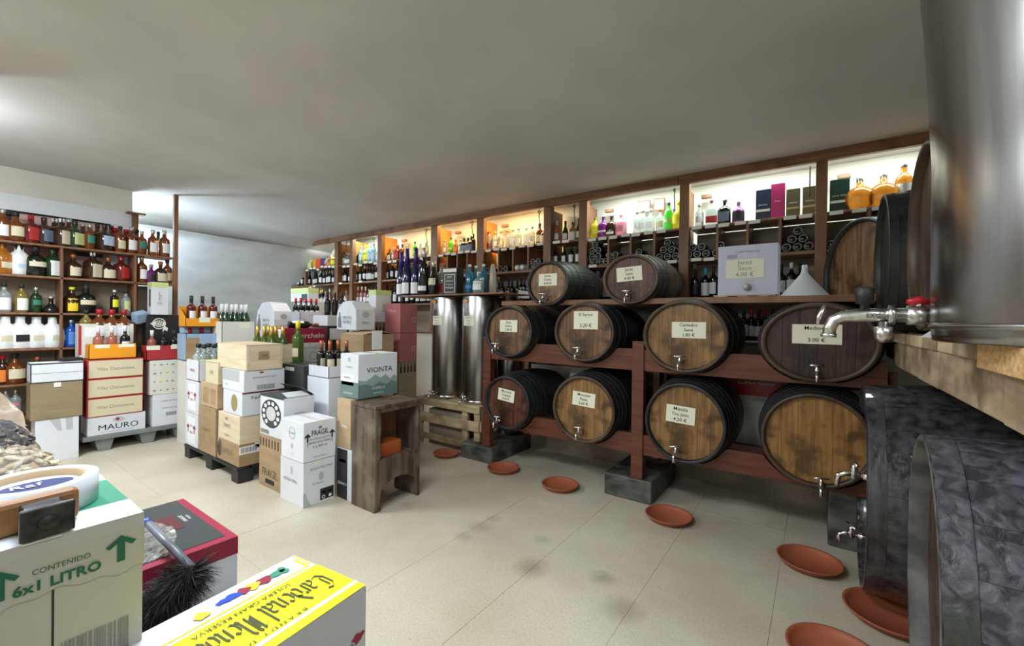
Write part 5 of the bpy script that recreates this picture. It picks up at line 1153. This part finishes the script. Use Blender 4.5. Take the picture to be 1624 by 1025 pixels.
# ------------------------------------------------------------------ left foreground pile
carton('white support carton under the LITRO box', -.93, .02, .0, .32, .225, .42, M['cwhite'], tape=False)
carton('second white support carton under the LITRO box', -.93, .02, .422, .32, .225, .415, M['cwhite'], tape=False)
M['clitro'] = mat('grey_white_board', (.47, .46, .43), .65)
lt = carton('white and green carton lettered 6x1 LITRO in the left foreground', -.925, .005, .84, .31, .225, .327, M['clitro'], [
    ('q', 'T', 0, .0, 1, .28, M['cwhite'], 'white_band'), ('q', 'T', 0, .28, 1, .78, M['greenc'], 'green_band'), ('q', 'T', 0, .78, 1, 1, M['cwhite'], 'white_band'),
    ('q', 'R', .525, 0, .537, .76, ink, 'seam'), ('b', 'R', .57, .18, .94, .50, inkg)], tape=False)
# folded-over flap with a wavy torn lower edge
vs, fs = [], []; n = 24
for i in range(n+1):
    t = i/n; y = -.112+.225*t; z0 = .327-.082-.005*math.sin(t*9)-.003*math.sin(t*31)
    for (x, z) in ((.1555, .3275), (.158, .31), (.1585, z0), (.1565, z0), (.156, .30)): vs.append((x, y, z))
for i in range(n):
    for k in range(5): fs.append((i*5+k, (i+1)*5+k, (i+1)*5+(k+1) % 5, i*5+(k+1) % 5))
flp = link('flap', mesh('flap', vs, fs), M['clitro'], lt)
text('6x1 LITRO', (.1592, .013, .264), (0, 1, 0), (0, 0, 1), (1, 0, 0), .0205, M['inkgr'], flp, 1.0, bold=.03)
text('CONTENIDO', (.1592, .016, .285), (0, 1, 0), (0, 0, 1), (1, 0, 0), .0115, M['inkgr'], flp, .9)
for y in (.083, -.045): polym('arrow', (.1587, y, .281), (0, 1, 0), (0, 0, 1), (1, 0, 0), [(-.005, -.022), (.005, -.022), (.005, .008), (.014, .001), (.019, .006), (0, .020), (-.019, .006), (-.014, .001), (-.005, .008)], M['inkgr'], flp)
# adhesive tape strip over the flap
tpz = box('tape', (.11, -.025, .3276), (.1595, .015, .3285), M['tape'], lt, 0)
# wood block with flared metal grip
wb = empty('wooden_stamp', (-.985, .115, 1.169), .08); tag(wb, 'brown wooden block with flared dark metal grip on the LITRO box', 'tool')
box('block', (-.013, -.052, 0), (.013, .046, .050), mat('oak_block', (.30, .14, .05), .5), wb, .008)
vs = []
for (x, w_, h0, h1) in ((.015, .022, .012, .045), (.03, .020, .012, .042), (.045, .024, .006, .044), (.056, .030, .0, .048), (.060, .028, .002, .046)):
    vs += [(x, -w_, h0), (x, w_, h0), (x, w_, h1), (x, -w_, h1)]
fs = [(i*4+k, i*4+(k+1) % 4, (i+1)*4+(k+1) % 4, (i+1)*4+k) for i in range(4) for k in range(4)]+[(0, 3, 2, 1), (16, 17, 18, 19)]
gr = link('metal_grip', mesh('grip', vs, fs), noisy('worn_dark_metal', (.03, .028, .028), (.09, .085, .085), (40, 40, 40), 4, .3, metal=.5), wb)
bv = gr.modifiers.new('b', 'BEVEL'); bv.width = .004; bv.segments = 3
kb = lathe('round_stud', [(.012, 0), (.011, .003), (.001, .004)], M['blackpl'], wb, 16); kb.matrix_local = Matrix.Translation((.059, 0, .022)) @ Matrix.Rotation(PI/2, 4, 'Y') @ Matrix.Diagonal((1, 1, 1, 1))
# tape roll leaning behind the block
rl = empty('tape_roll', (-1.085, .125, 1.169)); tag(rl, 'wide roll of white packing tape with blue printed core', 'tape')
lathe('tape_winding', [(.062, 0), (.078, 0), (.078, .048), (.062, .048), (.062, 0)], M['plum'], rl, 40, cap0=False, cap1=False)
lathe('core', [(.060, .0), (.062, 0), (.062, .047), (.058, .047), (.058, 0), (.060, 0)], M['kraftl'], rl, 40, cap0=False, cap1=False)
lathe('core_disc', [(.058, .036), (.001, .036)], M['cgrey'], rl, 32, cap0=False, cap1=False)
polym('blue_print', (0, 0, .037), (0, 1, 0), (-1, 0, 0), (0, 0, 1), [(.046*math.cos(t), .028*math.sin(t)) for t in [k*PI/12 for k in range(24)]], mat('royal_blue_print', (.012, .02, .13), .7), rl)
text('Raf', (0, -.012, .0385), (0, 1, 0), (-1, 0, 0), (0, 0, 1), .03, M['whitep'], rl)
# bags of nuts and raisins on a carton behind
carton('low carton under the bags of nuts behind the tape roll', -1.25, -.14, 0, .52, .32, 1.13, M['kraft'], tape=False)
nutm = noisy('pistachio_shell', (.55, .42, .24), (.70, .60, .42), (60, 60, 60), 3, .6); raim = noisy('dark_raisin', (.022, .012, .012), (.07, .04, .035), (60, 60, 60), 3, .4, bump=.3)
def bag(lab, c, rx, ry, rz, m, ns, n, elong=1.5):
    e = empty('food_bag', c); tag(e, lab, 'bag')
    ds = []
    random.seed(n)
    for i in range(n):
        a = random.uniform(0, 2*PI); u = random.uniform(0, 1)**.5; zt = random.uniform(.55, 1)
        p = Vector((rx*.93*u*math.cos(a), ry*.93*u*math.sin(a), 0)); p.z = rz*(.15+.8*zt*math.sqrt(max(0, 1-u*u)))
        v, f = lathe_data([(.3, -1), (.85, -.5), (1, 0), (.8, .5), (.25, 1)], 6)
        Mx = Matrix.Translation(p) @ Matrix.Rotation(random.uniform(0, 6), 4, 'Z') @ Matrix.Rotation(random.uniform(1.1, 2), 4, 'X') @ Matrix.Diagonal((ns, ns*.7, ns*elong, 1))
        ds.append(([Mx @ Vector(q) for q in v], f))
    s = merge('nuts', ds, m, e, True); s['kind'] = 'stuff'
    v, f = [], []; ns_, nr = 28, 10
    for j in range(nr+1):
        ph = PI/2*j/nr
        for i in range(ns_):
            a = 2*PI*i/ns_; w = 1+.05*math.sin(a*5+j)+.03*math.sin(a*11)
            v.append((rx*w*math.cos(ph)*math.cos(a), ry*w*math.cos(ph)*math.sin(a), rz*(math.sin(ph)*1.04)+.004*math.sin(a*7+j*2)))
    for j in range(nr):
        for i in range(ns_): f.append((j*ns_+i, j*ns_+(i+1) % ns_, (j+1)*ns_+(i+1) % ns_, (j+1)*ns_+i))
    link('plastic_film', mesh('film', v, f, True), M['film'], e)
    return e
bag('clear bag of pistachios behind the tape roll', (-1.37, .115, 1.133), .105, .085, .085, nutm, .0085, 220)
bag('clear bag of pistachios at the left picture edge', (-1.36, -.03, 1.133), .10, .068, .08, nutm, .0085, 200)
bag('clear bag of dark raisins behind the pistachios', (-1.60, .105, 1.133), .10, .085, .11, raim, .008, 200, 1.2)
bag('clear bag of dark raisins at the left edge', (-1.59, -.05, 1.133), .09, .065, .10, raim, .008, 180, 1.2)
cb2 = lathe('plastic_bottle', [(.036, 0), (.038, .01), (.038, .10), (.030, .13), (.014, .15), (.014, .17)], mat('milky_clear_plastic', (.75, .78, .85), .2, trans=.6), None, 20); cb2.location = (-1.92, .10, 1.17); tag(cb2, 'wrapped clear plastic bottle with white screw cap', 'bottle')
lathe('screw_cap', [(.016, .155), (.016, .185), (.014, .187)], C['white'], cb2, 14)
carton('kraft carton under the wrapped plastic bottle', -1.78, -.10, 0, .30, .30, 1.165, M['kraft'], tape=False)
v, f = [], []; nn = 14
for i in range(nn+1):
    for j in range(nn+1):
        a, b = i/nn, j/nn; v.append((-.13+.26*a, -.12+.24*b, .14*math.exp(-((a-.5)**2+(b-.6)**2)*9)+.012*math.sin(a*17+b*9)*math.sin(b*13)+.014))
for i in range(nn):
    for j in range(nn): q = i*(nn+1)+j; f.append((q, q+nn+1, q+nn+2, q+1))
cf = link('plastic_wrap', mesh('wrap', v, f, True), M['film']); cf.location = (-1.92, .07, 1.168); tag(cf, 'crumpled clear plastic wrap around the bottle at the left', 'bag')
# dark red-rimmed carton
carton('white base carton under the black and red carton', -1.42, .22, 0, .42, .34, .60, M['cwhite'], tape=False)
dk = carton('black and crimson carton with taped top in the left foreground', -1.39, .20, .603, .44, .365, .247, M['cwhite'], [('q', 'T', 0, 0, 1, 1, M['crim'], 'crimson_rim'), ('q', 'R', 0, .80, 1, 1, M['crim'], 'crimson_rim')], tape=False)
O_, U_, V_, N_, W1, H1 = frames(.44, .365, .247)['T']
quadm('dark_panel', O_, U_, V_, N_, .0, .03, W1-.022, H1-.004, M['darkg'], dk, .0018)
quadm('red_patch', O_, U_, V_, N_, W1*.50, H1*.42, W1*.80, H1*.70, mat('dull_red_print', (.11, .02, .022), .4), dk, .0026)
text('DOMINIO', O_+U_*W1*.84+V_*H1*.58, -V_, U_, N_, .014, M['tag'], dk, off=.003)
text('RESERVA', O_+U_*W1*.88+V_*H1*.58, -V_, U_, N_, .010, M['tag'], dk, off=.003)
# crumpled clear tape on it
v, f = [], []; nn = 24
for i in range(nn+1):
    for j in range(7):
        a, b = i/nn, j/6; v.append((.19-.38*a, -.06+.08*b+.05*math.sin(a*4)+.03*a, .252+.004*math.sin(a*40+b*5)*math.sin(b*7+a*9)))
for i in range(nn):
    for j in range(6): q = i*7+j; f.append((q, q+7, q+8, q+1))
link('clear_tape', mesh('ctape', v, f), mat('shiny_clear_tape', (.75, .78, .82), .10, trans=.92, ior=1.2), dk)
# small white box beside and duster
carton('white carton beneath the feather duster', -1.17, .30, 0, .19, .24, .70, M['cwhite'], [('q', 'T', .55, .2, .85, .8, M['kraftd'])], tape=False)
du = empty('feather_duster', (-1.20, .30, .80)); tag(du, 'black feather duster with grey handle and blue end', 'duster')
A = Vector((-1.53, .375, .93)); A = Vector(atZ(232, 828, .915)); B_ = Vector(atZ(305, 902, .86)); rel = Vector((-1.20, .30, .80))
tube('handle', [A-rel, B_-rel], .010, noisy('grey_plastic_handle', (.12, .13, .16), (.22, .24, .28), (20, 20, 20), 2, .3), du, 12)
tube('handle_tip', [A-rel+(A-B_).normalized()*.014, A-rel-(A-B_).normalized()*.012], [.007, .0115], M['blue'], du, 12)
hd_c = B_-rel; axis = (Vector(atZ(225, 985, .78))-rel-hd_c)
ds = []; random.seed(3)
vs, fs = [], []
axn = axis.normalized()
for i in range(9000):
    t = random.random(); base = hd_c+axis*t*.95
    d = Vector((random.gauss(0, 1), random.gauss(0, 1), random.gauss(0, .8)+.3)).normalized(); d = (d-axn*d.dot(axn)*.6)
    d = (d*.75+axn*random.uniform(.1, .8)).normalized()
    if random.random() < .2: d = (d*.6+Vector((.4, .75, .1))).normalized()
    ln = random.uniform(.035, .075)*(1.15-.3*t); wv = d.cross(Vector((random.gauss(0, 1), random.gauss(0, 1), random.gauss(0, 1)))).normalized()*random.uniform(.0008, .0018); b = len(vs)
    dr = Vector((0, 0, -1))*random.uniform(.005, .025)
    for k in range(4):
        q = k/3; p = base+d*ln*q+dr*q*q; ww = wv*(1-q*.9); vs += [p-ww, p+ww]
    for k in range(3): fs.append((b+k*2, b+k*2+1, b+k*2+3, b+k*2+2))
v8, f8 = tube_data([hd_c+axis*q for q in (-.05, .1, .35, .7, 1.0)], [.008, .026, .036, .034, .012], 12)
link('feather_core', mesh('core', v8, f8, True), mat('feather_core', (.012, .009, .008), .9), du)
ft = link('feathers', mesh('feathers', vs, fs), noisy('black_feathers', (.010, .008, .008), (.035, .024, .020), (30, 30, 30), 2, .55), du); ft['kind'] = 'stuff'
# yellow brandy carton
yb = empty('brandy_carton', (0, 0, 0)); tag(yb, 'bright yellow brandy carton in the foreground, lettered Cardenal Mendoza', 'box')
Cc = atZ(580, 929, .95); Aa = atZ(467, 880, .95); Ll = atZ(196, 1023, .95)
ex = (Aa-Cc); wdt = ex.length; ex.normalize(); ey = Vector((-ex.y, ex.x, 0))
if ey.y > 0: ey = -ey            # towards the camera
LEN = .40
def Yp(a, b, z=.95): return Cc+ex*a+ey*b+Vector((0, 0, z-.95))
z1, z0 = .95, .62
top = [Yp(0, 0), Yp(wdt, 0), Yp(wdt, LEN), Yp(0, LEN)]; bot = [p-Vector((0, 0, z1-z0)) for p in top]
bm = bmesh.new(); V8 = [bm.verts.new(p) for p in top+bot]
for q in ((0, 1, 2, 3), (7, 6, 5, 4), (0, 4, 5, 1), (1, 5, 6, 2), (2, 6, 7, 3), (3, 7, 4, 0)): bm.faces.new([V8[i] for i in q])
bmesh.ops.recalc_face_normals(bm, faces=bm.faces); bmesh.ops.bevel(bm, geom=bm.edges[:], offset=.002, segments=2, affect='EDGES')
link('carton_body', frombm('ybody', bm), M['cwhite'], yb)
UP = Vector((0, 0, 1))
def yq(nm, a0, b0, a1, b1, m, off=.0008):
    me = mesh(nm, [Yp(a0, b0)+UP*off, Yp(a1, b0)+UP*off, Yp(a1, b1)+UP*off, Yp(a0, b1)+UP*off], [(0, 3, 2, 1)] if ex.cross(ey).z < 0 else [(0, 1, 2, 3)]); return link(nm, me, m, yb)
wy = wdt*.66
yq('yellow_panel', 0, 0, wy, LEN, M['yellow']); yq('yellow_line', wy+.008, .012, wy+.012, LEN, M['yellow']); yq('yellow_line', wy+.012, .012, wdt-.02, .018, M['yellow']); yq('yellow_line', wdt*.72, .004, wdt-.006, .008, M['yellow'])
yq('white_line', .022, .0, .032, LEN, M['whitep'], .0016); yq('yellow_edge', 0, 0, .003, LEN, M['yellow'], .002); 
# side (+x side) print: lower yellow band and colour flourish
def ys(nm, pts, m, off=.001):
    nrm = -ex; me = mesh(nm, [Yp(0, b)+UP*(z-.95)+nrm*off for b, z in pts], [tuple(range(len(pts)))]); return link(nm, me, m, yb)
ys('yellow_band', [(0, .62), (.30, .62), (.30, .86), (0, .80)], M['yellow'])
ys('shade_panel', [(0, .805), (.3, .862), (.3, .949), (0, .949)], M['cgrey'], .0008)  # grey sheet: the shadow on this side face, painted in
for (b, z, s, c_) in ((.02, .855, .014, M['crim']), (.045, .845, .012, M['greenc']), (.065, .84, .013, M['crim']), (.09, .85, .012, M['blue'])):
    ys('flourish', [(b+s*math.cos(t)*(1+.35*math.sin(3*t)), z+.7*s*math.sin(t)*(1+.3*math.cos(5*t))) for t in [k*PI/8 for k in range(16)]], c_, .002)
def yflour(a, b, sa, sb, c_, ph=0):
    pts = [Yp(a+sa*math.cos(t)*(1+.2*math.sin(3*t+ph)), b+sb*math.sin(t)*(1+.2*math.cos(4*t+ph)))+UP*(.0015+b*.004) for t in [k*PI/10 for k in range(20)]]
    link('flourish', mesh('flourish', pts, [tuple(range(20))]), c_, yb)
for (b, sa, sb, c_) in ((.055, .014, .012, M['greenc']), (.072, .010, .014, M['greenc']), (.095, .013, .016, M['crim']), (.118, .014, .014, L['yellow']), (.135, .012, .012, M['crim']), (.158, .010, .016, M['blue']), (.175, .007, .012, M['blue'])):
    yflour(wdt*.84, b, sa, sb, c_, b*50)
for (b, sa) in ((.055, .006),): yflour(wdt*.84, b, sa, .006, M['whitep'], 0)
yflour(wdt*.80, .215, .012, .012, L['yellow'], 1)
# blackletter lettering by a broad nib; text runs along +b (towards camera) read upside down from the camera
STR = {  # strokes in a 1-high em, x-height .6
 'C': (.62, [[(.55, .92), (.30, .98), (.08, .75), (.08, .25), (.30, .02), (.58, .12)], [(.30, .80), (.30, .25)]]),
 'a': (.46, [[(.08, .52), (.22, .60), (.36, .52), (.36, .10), (.44, .02)], [(.36, .34), (.14, .28), (.08, .12), (.20, .02), (.36, .12)]]),
 'r': (.36, [[(.06, .54), (.14, .60), (.14, .04)], [(.14, .48), (.26, .60), (.34, .52)]]),
 'd': (.48, [[(.10, .95), (.28, .70), (.40, .50), (.40, .12), (.24, .02), (.10, .12), (.10, .45), (.24, .58), (.38, .48)]]),
 'e': (.42, [[(.36, .08), (.22, .02), (.10, .14), (.10, .46), (.24, .60), (.36, .48), (.14, .30)]]),
 'n': (.50, [[(.06, .54), (.14, .60), (.14, .04)], [(.14, .50), (.30, .60), (.38, .52), (.38, .10), (.46, .02)]]),
 'l': (.26, [[(.06, .92), (.14, 1.0), (.14, .10), (.22, .02)]]),
 'M': (.80, [[(.06, .80), (.20, .96), (.20, .10), (.08, .02)], [(.20, .84), (.36, .98), (.44, .84), (.44, .06)], [(.44, .84), (.60, .98), (.70, .84), (.70, .10), (.78, .02)], [(.32, .8), (.32, .2)]]),
 'o': (.46, [[(.24, .60), (.10, .46), (.10, .16), (.24, .02), (.38, .16), (.38, .46), (.24, .60)]]),
 'z': (.42, [[(.08, .54), (.20, .60), (.36, .54), (.12, .10), (.24, .02), (.38, .10)], [(.12, .32), (.34, .32)]]), ' ': (.22, [])}
def blackletter(s, a0, b0, size, m):
    vs, fs = [], []; x = 0; nib = Vector((math.cos(.75), math.sin(.75)*.8))*.065
    for ch in s:
        wd, strokes = STR[ch]
        for st_ in strokes:
            for p, q in zip(st_, st_[1:]):
                P, Q = Vector(p)+Vector((x, 0)), Vector(q)+Vector((x, 0)); b = len(vs)
                for c_ in (P-nib, P+nib, Q+nib, Q-nib): vs.append(Yp(a0-c_.y*size, b0+c_.x*size*.62)+UP*.0022)
                fs.append((b, b+1, b+2, b+3))
        x += wd*.92
    return link('lettering', mesh('blackletter', vs, fs), m, yb)
bi = mat('dark_olive_ink', (.05, .06, .02), .5)
blackletter('Cardenal Mendoza', .118, .022, .066, bi)
def ytext(s, a, b, size, sq=1): 
    vs, fs = text_data(s); link('lettering', mesh('lt', [Yp(a-p.y*size, b+p.x*size*sq)+UP*.0022 for p in vs], fs), bi, yb)
ytext('SOLERA GRAN RESERVA', wy-.017, .165, .0165, 1.0); ytext('B R A N D Y   D E   J E R E Z', .040, .20, .0135, 1.15)
carton('white carton under the yellow brandy carton', -.74, .15, 0, .24, .40, .618, M['cwhite'], tape=False)
